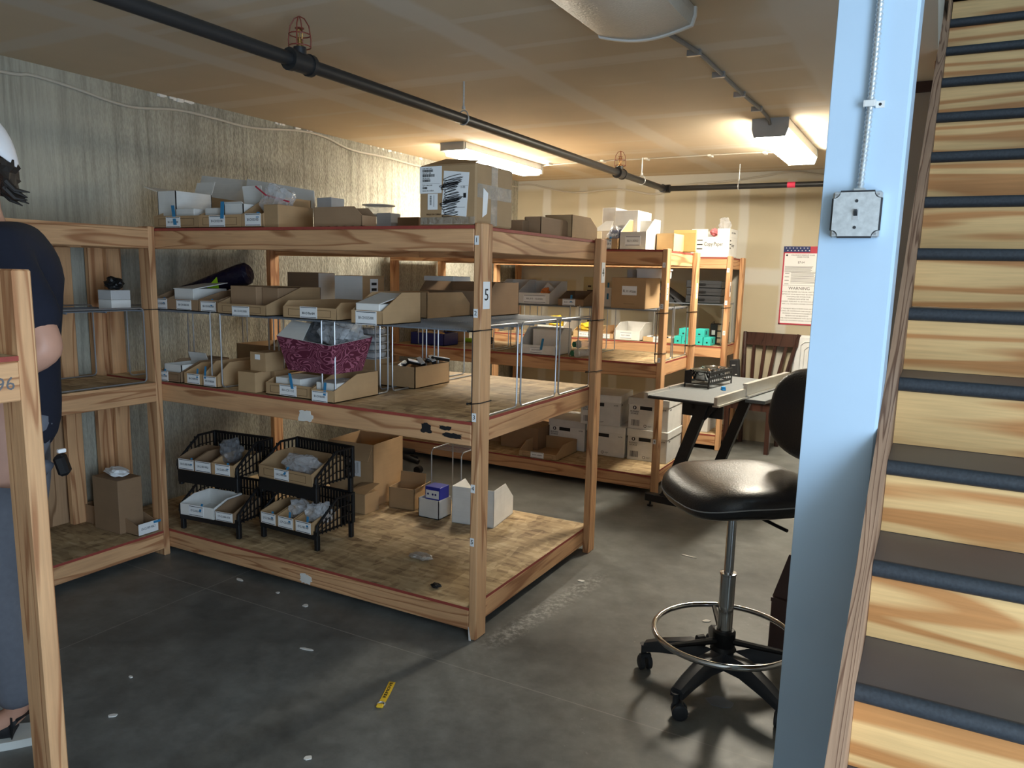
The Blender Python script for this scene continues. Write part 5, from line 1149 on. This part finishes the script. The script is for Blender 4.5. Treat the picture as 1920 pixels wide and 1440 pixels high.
for i, y in enumerate((.105, .295)):
    p0 = Vector(ontable(.02+Wb/2, .50+y, .745))
    q = thing('steel_bowl', ['near stainless steel bowl in the black stand', 'far stainless steel bowl in the black stand'][i], 'bowl', p0, 0, 'steel bowls')
    MB().lathe([(.052, .040), (.066, .055), (.074, .095), (.086, .1095), (.088, .1125), (.084, .1125), (.071, .096), (.062, .058), (.048, .045), (.002, .045)], n=28).build('bowl', 'chrome', q, True)
t = thing('binder_clip', 'small bright blue clip lying on the drafting table', 'clip', ontable(.262, .53, .745), .4)
MB().prism([(0, 0), (.030, 0), (.026, .020), (.004, .020)], 'y', 0, .030).build('clip', 'cyan_blue', t); MB().box(.006, .024, -.02, 0, .0, .004).build('tab', 'cyan_blue', t)

# black slim device leaning behind the table, dining chair, white folding table
t = thing('wooden_chair', 'dark stained slat-back wooden chair in front of the back wall', 'chair', (-.015, 4.10, 0), math.radians(-5))
wm = 'dark_stained_wood'
for x in (.018, .372): MB().add([(x-.018, -.0, 0), (x+.018, 0, 0), (x+.018, .034, 0), (x-.018, .034, 0), (x-.02, -.004, .43), (x+.02, -.004, .43), (x+.02, .038, .43), (x-.02, .038, .43)], [(0,3,2,1),(4,5,6,7),(0,1,5,4),(1,2,6,5),(2,3,7,6),(3,0,4,7)]).build('leg', wm, t)
for s, x, xt in ((-1, .034, -.012), (1, .352, .452)):
    MB().tube([(x, .40, 0), (x, .385, .43), (x+(xt-x)*.35, .40, .62), (xt, .475, .985)], [.019, .021, .020, .017], 8).build('leg', wm, t)
MB().rbox(-.015, .405, -.02, .41, .430, .462, .008).build('seat', wm, t)
MB().box(.0, .39, .0, .02, .36, .430).box(.0, .39, .375, .392, .36, .430).box(.006, .024, .0, .39, .36, .430).box(.366, .384, .0, .39, .36, .43).build('apron', wm, t)
MB().add([(-.018, .452, .875), (.456, .440, .875), (.466, .462, .985), (-.022, .472, .985), (-.018, .474, .875), (.456, .462, .875), (.466, .484, .985), (-.022, .494, .985)], [(0,1,2,3),(4,7,6,5),(0,4,5,1),(1,5,6,2),(2,6,7,3),(3,7,4,0)]).build('top_rail', wm, t)
for i in range(4):
    f = (i+1)/5; xb, xt = .034+.318*f, -.012+.464*f
    MB().add([(xb-.014, .392, .462), (xb+.014, .392, .462), (xb+.014, .404, .462), (xb-.014, .404, .462), (xt-.014, .452, .88), (xt+.014, .452, .88), (xt+.014, .464, .88), (xt-.014, .464, .88)], [(0,3,2,1),(4,5,6,7),(0,1,5,4),(1,2,6,5),(2,3,7,6),(3,0,4,7)]).build('back_slat', wm, t)
t = thing('speaker', 'slim black speaker leaning at the end of the farthest rack', 'speaker', (.005, 4.20, .462), math.radians(-4), None, 0, math.radians(-6))
MB().rbox(0, .075, 0, .06, 0, .30, .006).build('cabinet', 'charcoal_plastic', t); MB().box(.02, .05, -.0012, 0, .25, .256).build('emblem', 'grey_card', t); MB().box(.045, .062, -.0012, 0, .17, .175).build('light_bar', 'paper_white', t)
t = thing('folding_table', 'white moulded plastic folding table leaning upright on the back wall', 'table', (.44, 4.47, 0), 0, None, math.radians(-3))
MB().rbox(0, .62, 0, .045, .0, .985, .022).build('top', 'plastic_white', t, True)
MB().tube([(.06, -.002, .06), (.06, -.002, .90), (.09, -.002, .93), (.53, -.002, .93), (.56, -.002, .90), (.56, -.002, .06)], .006, 8).tube([(.09, -.002, .06), (.09, -.002, .86), (.12, -.002, .89), (.50, -.002, .89), (.53, -.002, .86), (.53, -.002, .06)], .006, 8).build('moulded_rib', 'plastic_white', t, True)
t = thing('wooden_crate', 'brown wooden box standing behind the stool, half hidden by the column', 'box', (1.03, .50, 0), math.radians(-10))
MB().rbox(0, .20, 0, .20, 0, .24, .004).build('body', 'brown_board', t)
MB().prism([(0, .2405), (.2, .2405), (.2, .42), (.05, .42)], 'y', .01, .19).build('upper_part', 'brown_board', t)
MB().box(0, .20, -.006, 0, .225, .24).build('ledge', 'brown_board', t)

# ================================================================== drafting stool
SC = Vector((.931, .163, 0))
S = thing('drafting_stool', 'black leather drafting stool with chrome foot ring on casters', 'stool', SC)
A0 = math.atan2(.158-.163, .646-.931)
for k in range(5):
    a = A0+2*PI*k/5; c_, s_ = math.cos(a), math.sin(a)
    P_ = [(.02*c_, .02*s_, .115), (.12*c_, .12*s_, .125), (.22*c_, .22*s_, .105), (.285*c_, .285*s_, .085)]
    m = MB(); vs = []
    for (x, y, z), hw, hh in zip(P_, (.036, .033, .028, .024), (.032, .030, .023, .018)):
        for u_, v_ in ((-1, -.8), (1, -.8), (1, .4), (.6, 1), (-.6, 1), (-1, .4)): vs.append((x-s_*hw*u_, y+c_*hw*u_, z+hh*v_))
    fs = [tuple(range(5, -1, -1)), tuple(range(18, 24))]
    for i in range(3):
        for j in range(6): fs.append((i*6+j, i*6+(j+1) % 6, i*6+6+(j+1) % 6, i*6+6+j))
    m.add(vs, fs); sp = m.build('spoke', 'stool_plastic', S, True)
    cx, cy = .288*c_, .288*s_; b_ = a+.7; bx, by = math.cos(b_), math.sin(b_)
    q = MB().lathe([(.011, .055), (.011, .090), (.017, .092)], cx, cy, 12)
    cx2, cy2 = cx-.014*by, cy+.014*bx
    for sgn in (-1, 1):
        o1, o2 = (.006, .024)
        q.tube([(cx2+sgn*o1*bx, cy2+sgn*o1*by, .027), (cx2+sgn*(o1+.003)*bx, cy2+sgn*(o1+.003)*by, .027), (cx2+sgn*(o2-.004)*bx, cy2+sgn*(o2-.004)*by, .027), (cx2+sgn*o2*bx, cy2+sgn*o2*by, .027)], [.024, .027, .027, .020], 18)
    q.tube([(cx2-.02*bx, cy2-.02*by, .05), (cx2+.02*bx, cy2+.02*by, .05)], .012, 10)
    q.build('caster', 'stool_plastic', S, True)
MB().lathe([(.038, .085), (.046, .10), (.046, .150), (.036, .165)], n=20).build('hub', 'black_plastic', S, True)
MB().lathe([(.0265, .16), (.0265, .425), (.029, .427), (.029, .433), (.022, .434)], n=20).build('outer_tube', 'chrome', S, True)
MB().lathe([(.0165, .40), (.0165, .69)], n=18).build('gas_post', 'chrome', S, True)
rz_ = .205; RR = .245
MB().tube([(RR*math.cos(2*PI*j/48), RR*math.sin(2*PI*j/48), rz_) for j in range(48)], .0105, 10, closed=True).build('foot_ring', 'chrome', S, True)
MB().lathe([(.034, .155), (.040, .165), (.040, .215), (.034, .222)], n=20).build('ring_collar', 'black_plastic', S, True)
for a in (A0+.9, A0+.9+2*PI/3, A0+.9+4*PI/3):
    MB().tube([(.036*math.cos(a), .036*math.sin(a), .185), (RR*math.cos(a), RR*math.sin(a), rz_-.003)], [.013, .008], 8).build('ring_spoke', 'black_plastic', S, True)
MB().tube([(-.038, -.035, .185), (-.060, -.050, .185)], [.006, .006], 8).tube([(-.058, -.049, .185), (-.078, -.064, .185)], [.022, .019], 14).build('clamp_knob', 'black_plastic', S, True)
# seat: rounded cushion with a waterfall front; FW is the way the sitter faces
FA = math.atan2(-.66, -.75); SE = bpy.data.objects.new('seat', None)
def cushion(name, mat, rx, ry, h, ex, zfun, M, parent, nu=40, nv=14):
    vs = []; fs = []
    for j in range(nv+1):
        ph = -PI/2+PI*j/nv
        for i in range(nu):
            th = 2*PI*i/nu
            c1 = abs(math.cos(ph))**.42; z = math.copysign(abs(math.sin(ph))**.75, math.sin(ph))*h
            ct, st_ = math.cos(th), math.sin(th)
            x = math.copysign(abs(ct)**ex, ct)*rx*c1; y = math.copysign(abs(st_)**ex, st_)*ry*c1
            vs.append(tuple(M @ Vector((x, y, z+zfun(x, y)))))
    for j in range(nv):
        for i in range(nu): fs.append((j*nu+i, j*nu+(i+1) % nu, (j+1)*nu+(i+1) % nu, (j+1)*nu+i))
    b_ = MB(); b_.add(vs, fs); o = b_.build(name, mat, parent, True)
    bm = bmesh.new(); bm.from_mesh(o.data); bmesh.ops.remove_doubles(bm, verts=bm.verts, dist=.0004); bmesh.ops.recalc_face_normals(bm, faces=bm.faces); bm.to_mesh(o.data); bm.free()
    return o
Ms = Matrix.Translation((.02, .01, .732)) @ Matrix.Rotation(FA, 4, 'Z')
def zs(x, y): return -.030*max(0, (x-.08)/.17)**2+.012*(abs(y)/.24)**2+.012*max(0, -x/.24)**2
cushion('seat', 'black_leather', .240, .255, .056, .62, zs, Ms, S)
pts = []
for i in range(48):
    th = 2*PI*i/48; ct, st_ = math.cos(th), math.sin(th); x = math.copysign(abs(ct)**.62, ct)*.2405; y = math.copysign(abs(st_)**.62, st_)*.2555; pts.append(tuple(Ms @ Vector((x, y, zs(x, y)-.002))))
MB().tube(pts, .0022, 6, closed=True).build('seam_piping', 'seam', S)
MB().rbox(-.10, .10, -.09, .09, .664, .682, .006).build('seat_plate', 'black_plastic', S)
MB().tube([(0, 0, .674), (.16, .13, .668), (.245, .20, .70), (.262, .215, .82), (.262, .215, .95)], [.016, .018, .018, .016, .014], 10).build('back_bracket', 'black_plastic', S, True)
Mb = Matrix.Translation((.225, .185, .985)) @ Matrix.Rotation(FA, 4, 'Z') @ Matrix.Rotation(math.radians(-8), 4, 'Y') @ Matrix.Rotation(PI/2, 4, 'Y')
cushion('backrest', 'black_leather', .165, .205, .034, .75, lambda x, y: .10*(abs(y)/.2)**2*.5, Mb, S)
MB().tube([(.09, -.05, .668), (.17, -.11, .662), (.20, -.13, .660)], .006, 8).build('lever', 'black_plastic', S, True)

# ================================================================== small things on the floor
t = thing('ribbon_tag', 'yellow ribbon tag with a metal ring lying on the floor', 'tag', (-.060, -.49, .0012), math.atan2(.163, -.067)-PI/2)
MB().add([(-.012, -.055, 0), (.010, -.058, 0), (.013, .0, .002), (.011, .078, 0), (-.013, .080, 0), (-.010, .0, .003), (-.012, -.055, .001), (.010, -.058, .001), (.013, .0, .003), (.011, .078, .001), (-.013, .080, .001), (-.010, .0, .004)],
         [(0,1,2,5),(5,2,3,4),(6,11,8,7),(11,10,9,8),(0,6,7,1),(1,7,8,2),(2,8,9,3),(3,9,10,4),(4,10,11,5),(5,11,6,0)]).build('ribbon', 'yellow', t)
text(t, 'REMOVE', (0, .02, .0042), .016, face='+z', turn=PI/2, width=.10)
MB().tube([(.013*math.cos(2*PI*j/16), -.070+.013*math.sin(2*PI*j/16), .004) for j in range(16)], .0022, 6, closed=True).build('ring', 'galvanized', t)
MB().rbox(-.012, .012, -.092, -.074, .0005, .010, .003).build('fob', 'yellow', t)
deb = [(-1.26, -.055, .028, .010, 'white oblong chip on the floor near the crossing of the floor joints'), (-.80, -.106, .016, .012, 'white crumb of paper on the floor below the plaster splash'), (-.52, -.395, .028, .008, 'white torn strip on the dark floor'),
       (-.041, -.892, .014, .011, 'white flake on the floor at the bottom of the photo'), (-.738, -1.05, .018, .010, 'white flake on the floor beside the near left post'), (-.904, -.867, .010, .006, 'tiny white crumb on the floor right of the near left post'),
       (.75, .669, .02, .012, 'pale crumbs on the floor behind the stool'), (.463, 1.39, .05, .005, 'white sliver on the floor in front of the drafting table'), (.117, .783, .02, .012, 'white flake on the floor beside the back post of the near rack'), (-1.0, .0-.07, .010, .008, 'white speck on the floor just in front of the near rack')]
for i, (x, y, a, b_, s) in enumerate(deb):
    r_ = random.Random(300+i); n = 9
    o = MB().prism([(a*r_.uniform(.7, 1.1)*math.cos(2*PI*j/n), b_*r_.uniform(.7, 1.1)*math.sin(2*PI*j/n)) for j in range(n)], 'z', 0, .003).build('paper_scrap', 'chip_white')
    o.location = (x, y, .0004); o.rotation_euler.z = r_.uniform(-.5, .8) if i not in (7,) else -.1; tag(o, s, 'scrap')
o = MB().prism([(.045*(1+.15*math.sin(j*2.3))*math.cos(2*PI*j/12), .036*(1+.12*math.cos(j*1.7))*math.sin(2*PI*j/12)) for j in range(12)], 'z', 0, .002).build('tape_patch', 'grey_mesh'); o.location = (.955, .06, .0004); tag(o, 'grey tape patch on the floor under the stool', 'tape')

# ================================================================== the man
PV = Vector((-.945, -1.185, 0)); f3 = Vector((-.68, -.73, 0)).normalized(); s3 = Vector((0, 0, 1)).cross(f3)   # f3 forwards, s3 to his left (towards the viewer)
person = thing('person', 'man in a white cap and navy shirt standing behind the near left post', 'person', PV)
def W(fwd, left, z): return tuple(f3*fwd+s3*left+Vector((0, 0, z)))
fh = Vector((-.35, -.94, 0)).normalized(); sh3 = Vector((0, 0, 1)).cross(fh); HC = f3*.035
def WH(fwd, left, z): return tuple(HC+fh*(fwd-.045)+sh3*left+Vector((0, 0, z)))
def skin_mesh(name, mat, joints, edges, root, parent, sub=2):
    keys = list(joints); me = bpy.data.meshes.new(name)
    me.from_pydata([joints[k][0] for k in keys], [(keys.index(a), keys.index(b_)) for a, b_ in edges], [])
    o = bpy.data.objects.new(name, me); C.objects.link(o)
    sk = o.modifiers.new('skin', 'SKIN'); sk.use_smooth_shade = True
    for i, k in enumerate(keys):
        r_ = joints[k][1]; d = me.skin_vertices[0].data[i]; d.radius = (r_, r_) if not isinstance(r_, tuple) else r_
        d.use_root = (k == root)
    ss = o.modifiers.new('sub', 'SUBSURF'); ss.levels = sub; ss.render_levels = sub
    bpy.context.view_layer.update()
    m2 = bpy.data.meshes.new_from_object(o.evaluated_get(bpy.context.evaluated_depsgraph_get()))
    bpy.data.objects.remove(o); bpy.data.meshes.remove(me)
    m2.materials.clear(); m2.materials.append(MATS[mat]); m2.name = name
    for p in m2.polygons: p.use_smooth = True; p.material_index = 0
    o = bpy.data.objects.new(name, m2); C.objects.link(o); o.parent = parent
    return o
J = {'pelvis': (W(0, 0, .99), .125), 'waist': (W(.0, 0, 1.13), .115), 'chest': (W(0, 0, 1.34), .130), 'neck0': (W(.01, 0, 1.53), .060), 'neck1': (W(.035, 0, 1.615), .054),
     'head0': (WH(.045, 0, 1.665), .072), 'head1': (WH(.055, 0, 1.735), .088), 'head2': (WH(.045, 0, 1.80), .078), 'chin': (WH(.118, 0, 1.632), .026)}
Ed = [('pelvis', 'waist'), ('waist', 'chest'), ('chest', 'neck0'), ('neck0', 'neck1'), ('neck1', 'head0'), ('head0', 'head1'), ('head1', 'head2'), ('head0', 'chin')]
for sd, sg in (('L', 1), ('R', -1)):
    ft = (.02 if sd == 'L' else .08)
    sh = W(-.045 if sd == 'L' else 0, sg*.195, 1.475); el = W(-.195 if sd == 'L' else -.06, sg*.28, 1.21); wr = W(.05 if sd == 'L' else .17, sg*.24, 1.13)
    J[sd+'sh'] = (sh, .062); J[sd+'ua'] = (tuple((Vector(sh)+Vector(el))/2), .053); J[sd+'el'] = (el, .050); J[sd+'fa'] = (tuple(Vector(el)*.65+Vector(wr)*.35), .052); J[sd+'wr'] = (wr, .027)
    pal = tuple(Vector(wr)+f3*.055+Vector((0, 0, -.01))); J[sd+'pa'] = (pal, (.034, .018)); pe = tuple(Vector(wr)+f3*.095+Vector((0, 0, -.018))); J[sd+'pe'] = (pe, (.036, .014))
    Ed += [('chest', sd+'sh'), (sd+'sh', sd+'ua'), (sd+'ua', sd+'el'), (sd+'el', sd+'fa'), (sd+'fa', sd+'wr'), (sd+'wr', sd+'pa'), (sd+'pa', sd+'pe')]
    J[sd+'hip'] = (W(0, sg*.095, .93), .100); J[sd+'th'] = (W(.02, sg*.105, .72), .083); J[sd+'kn'] = (W(.03+ft*.3, sg*.11, .50), .060); J[sd+'ca'] = (W(.0+ft*.4, sg*.115, .33), .057); J[sd+'an'] = (W(-.01+ft*.5, sg*.12, .085), .038); J[sd+'to'] = (W(.13+ft*.5, sg*.14, .045), .036)
    Ed += [('pelvis', sd+'hip'), (sd+'hip', sd+'th'), (sd+'th', sd+'kn'), (sd+'kn', sd+'ca'), (sd+'ca', sd+'an'), (sd+'an', sd+'to')]
body = skin_mesh('body', 'skin', J, Ed, 'pelvis', person)
# fingers and thumbs, each its own tapered chain rooted inside the palm, merged into the body mesh
fb = MB(); hands = []
for sd, sg in (('L', 1), ('R', -1)):
    wr = Vector(J[sd+'wr'][0]); pe = Vector(J[sd+'pe'][0])
    for i, (off, ln) in enumerate(((.028, .072), (.010, .082), (-.009, .076), (-.026, .058))):
        b0 = pe+Vector((0, 0, off))-f3*.012; d1 = (f3*.9-s3*sg*.35+Vector((0, 0, -.10))).normalized(); d2 = (f3*.45-s3*sg*.85+Vector((0, 0, -.2))).normalized(); d3 = (f3*-.1-s3*sg*.95).normalized()
        fb.tube([b0, b0+d1*ln*.45, b0+d1*ln*.45+d2*ln*.32, b0+d1*ln*.45+d2*ln*.32+d3*ln*.23], [.0095, .0088, .0080, .0062], 10)
    tb = wr+f3*.035+Vector((0, 0, .020)); fb.tube([tb, tb+Vector((0, 0, .030))+f3*.018-s3*sg*.008, tb+Vector((0, 0, .042))+f3*.048-s3*sg*.022, tb+Vector((0, 0, .042))+f3*.072-s3*sg*.032], [.013, .0115, .0098, .0075], 10)
# ears and nose
for sg in (1, -1):
    ec = Vector(WH(.040, sg*.088, 1.70)); n = 14; ring = []
    for j in range(n):
        a = 2*PI*j/n; ring.append(ec+fh*(.017*math.cos(a)-.006*math.sin(a))+Vector((0, 0, .031*math.sin(a)))+sh3*sg*(.010 if math.cos(a) < .2 else -.002))
    fb.tube(ring, .0055, 8, closed=True); fb.tube([ec-sh3*sg*.012, ec+sh3*sg*.004], [.018, .012], 12); fb.tube([ec+Vector((0, 0, -.030))+fh*.008, ec+Vector((0, 0, -.020))+fh*.006], [.006, .009], 8)
fb.tube([WH(.138, 0, 1.742), WH(.156, 0, 1.715), WH(.168, 0, 1.692), WH(.148, 0, 1.684)], [.010, .012, .015, .010], 10)
o2 = fb.build('extra', 'skin', None, True)
bm = bmesh.new(); bm.from_mesh(body.data); bm.from_mesh(o2.data); bm.to_mesh(body.data); bm.free(); bpy.data.objects.remove(o2)
for p in body.data.polygons: p.use_smooth = True
for sg in (1, -1):
    q = MB().lathe([(.001, -.011), (.008, -.008), (.011, 0), (.008, .008), (.001, .011)], n=14); q.xf(Matrix.Translation(WH(.128, sg*.032, 1.728))); e_ = q.build('eye', 'eye_white', person, True)
    q = MB().lathe([(.0005, 0), (.005, .001), (.0005, .002)], n=12); q.xf(Matrix.Translation(WH(.138, sg*.033, 1.728)) @ fh.to_track_quat('Z', 'Y').to_matrix().to_4x4()); q.build('iris', 'ink', e_)
    MB().tube([WH(.135, sg*.018, 1.748), WH(.138, sg*.034, 1.752), WH(.124, sg*.052, 1.747)], [.004, .005, .003], 8).build('eyebrow', 'hair', person)
MB().tube([WH(.132, -.022, 1.662), WH(.143, 0, 1.660), WH(.132, .022, 1.662)], [.004, .0065, .004], 8).build('mouth', 'lip', person)
# hair: a rounded shell at the back and sides of the head, curling out at the nape
bm = bmesh.new(); bmesh.ops.create_icosphere(bm, subdivisions=4, radius=1); r_ = random.Random(6)
for v in list(bm.verts):
    c_ = v.co
    if c_.x > -.42 or c_.z < -.75 or c_.z > .05: bm.verts.remove(v)
for v in bm.verts:
    c_ = v.co; k = 1+.05*math.sin(23*c_.y+9*c_.z)+.04*math.sin(31*c_.z)+r_.uniform(-.03, .05)
    flare = .022*max(0, -c_.z)*(1 if c_.x < .0 else .2)
    p = HC+fh*(-.003+c_.x*.098*k-flare)+sh3*(c_.y*.092*k)+Vector((0, 0, 1.735+c_.z*.125*k)); v.co = p
me = bpy.data.meshes.new('hair'); bm.to_mesh(me); bm.free(); me.materials.append(MATS['hair']); h_ = bpy.data.objects.new('hair', me); C.objects.link(h_); h_.parent = person
sol = h_.modifiers.new('solid', 'SOLIDIFY'); sol.thickness = .012; sol.offset = 0
m = MB()
for i in range(26):
    y = -.07+.14*((i*7) % 26)/26; z = 1.655-.028*((i*5) % 9)/9; x0 = -.040+.35*y*y*10*.05
    m.tube([WH(x0+.02, y, z+.03), WH(x0-.006, y*1.03, z), WH(x0-.030-.006*(i % 3), y*1.05, z-.016+.012*(i % 2))], [.009, .007, .0015], 6)
m.build('nape_curl', 'hair', h_, True)
# cap
bm = bmesh.new(); bmesh.ops.create_uvsphere(bm, u_segments=32, v_segments=18, radius=1)
for v in list(bm.verts):
    if v.co.z < -.12: bm.verts.remove(v)
for v in bm.verts:
    c_ = v.co; p = HC+fh*(.001+c_.x*.112)+sh3*(c_.y*.100)+Vector((0, 0, 1.775+c_.z*.098-.066*max(0, -c_.x)*(1-max(0, c_.z)))); v.co = p
me = bpy.data.meshes.new('cap'); bm.to_mesh(me); bm.free(); me.materials.append(MATS['cap_white']); cp_ = bpy.data.objects.new('cap', me); C.objects.link(cp_); cp_.parent = person
for p in me.polygons: p.use_smooth = True
sol = cp_.modifiers.new('solid', 'SOLIDIFY'); sol.thickness = .004; sol.offset = 1
m = MB(); vs = []; n = 12
for i in range(n+1):
    a = -PI*.42+PI*.84*i/n
    for k, ln in ((0, 0), (1, .075)):
        vs.append(WH(.046+(.110+ln)*math.cos(a)-(.0 if k == 0 else .015*abs(math.sin(a))), .098*math.sin(a)*(1-.12*k), 1.772-.012*k-.02*abs(math.sin(a))*k))
k0 = len(vs); vs += [(x, y, z-.004) for x, y, z in vs]; fs = []
for i in range(n):
    a, b_, c_, d = 2*i, 2*i+1, 2*i+3, 2*i+2; fs += [(a, b_, c_, d), (k0+d, k0+c_, k0+b_, k0+a), (b_, k0+b_, k0+c_, c_)]
m.add(vs, fs).build('visor', 'cap_white', cp_, True)
# shirt, trousers, shoes, belt pouch
SJ = {'hem': (W(-.005, 0, .84), (.148, .165)), 'waist': (W(-.005, 0, 1.10), (.135, .150)), 'chest': (W(-.01, 0, 1.33), (.150, .175)), 'yoke': (W(.0, 0, 1.475), (.125, .145)), 'collar': (W(.012, 0, 1.555), .070)}
SE_ = [('hem', 'waist'), ('waist', 'chest'), ('chest', 'yoke'), ('yoke', 'collar')]
for sd, sg in (('L', 1), ('R', -1)):
    sh, ua, el = (Vector(J[sd+k][0]) for k in ('sh', 'ua', 'el'))
    SJ[sd+'s'] = (tuple(sh+Vector((0, 0, -.012))), .100); SJ[sd+'m'] = (tuple(ua), .086); SJ[sd+'c'] = (tuple(ua*.25+el*.75), .078); SE_ += [('yoke', sd+'s'), (sd+'s', sd+'m'), (sd+'m', sd+'c')]
skin_mesh('shirt', 'navy_cloth', SJ, SE_, 'hem', person)
TJ = {'top': (W(0, 0, 1.00), (.135, .150)), 'crotch': (W(0, 0, .90), (.130, .145))}; TE = [('top', 'crotch')]
for sd, sg in (('L', 1), ('R', -1)):
    for k, kk, r_ in (('hip', 'h', .112), ('th', 't', .098), ('kn', 'k', .078), ('ca', 'c', .074)): TJ[sd+kk] = (J[sd+k][0], r_)
    an = Vector(J[sd+'an'][0]); TJ[sd+'a'] = (tuple(an+Vector((0, 0, .015))), .062); TE += [('crotch', sd+'h'), (sd+'h', sd+'t'), (sd+'t', sd+'k'), (sd+'k', sd+'c'), (sd+'c', sd+'a')]
skin_mesh('trousers', 'trouser_cloth', TJ, TE, 'top', person)
for sd, sg in (('L', 1), ('R', -1)):
    an = Vector(J[sd+'an'][0]); b0 = an-f3*.075; q = MB(); prof = []
    for i in range(13):
        t = i/12; w_2 = .036+.016*math.sin(PI*min(1, t*1.15))-.012*(t > .9); prof.append((t*.295, w_2 if 0 < i < 12 else .020))
    sole = [b0+f3*x+s3*w_2 for x, w_2 in prof]+[b0+f3*x-s3*w_2 for x, w_2 in reversed(prof)]
    sh_ = MB().prism([(p.x, p.y) for p in sole], 'z', .0, .026).build('shoe', 'sole_white', person)
    sj = {'a': (tuple(an+Vector((0, 0, .01))-f3*.015), .050), 'b': (tuple(b0+f3*.05+Vector((0, 0, .055-b0.z))), (.040, .042)), 'c': (tuple(b0+f3*.15+Vector((0, 0, .055-b0.z))), (.046, .040)), 'd': (tuple(b0+f3*.255+Vector((0, 0, .042-b0.z))), (.036, .026))}
    skin_mesh('upper', 'shoe_black', sj, [('a', 'b'), ('b', 'c'), ('c', 'd')], 'b', sh_)
m = MB().rbox(-.016, .016, -.024, .024, -.032, .032, .008); m.xf(Matrix.Translation(W(-.150, .06, .845)) @ Matrix.Rotation(math.atan2(f3.y, f3.x), 4, 'Z') @ Matrix.Rotation(.25, 4, 'Y')); pch = m.build('belt_pouch', 'black_plastic', person)
m = MB().rbox(-.006, .006, -.012, .012, -.006, .006, .002); m.xf(Matrix.Translation(W(-.150, .06, .888))); m.build('pouch_clip', 'paper_white', pch)
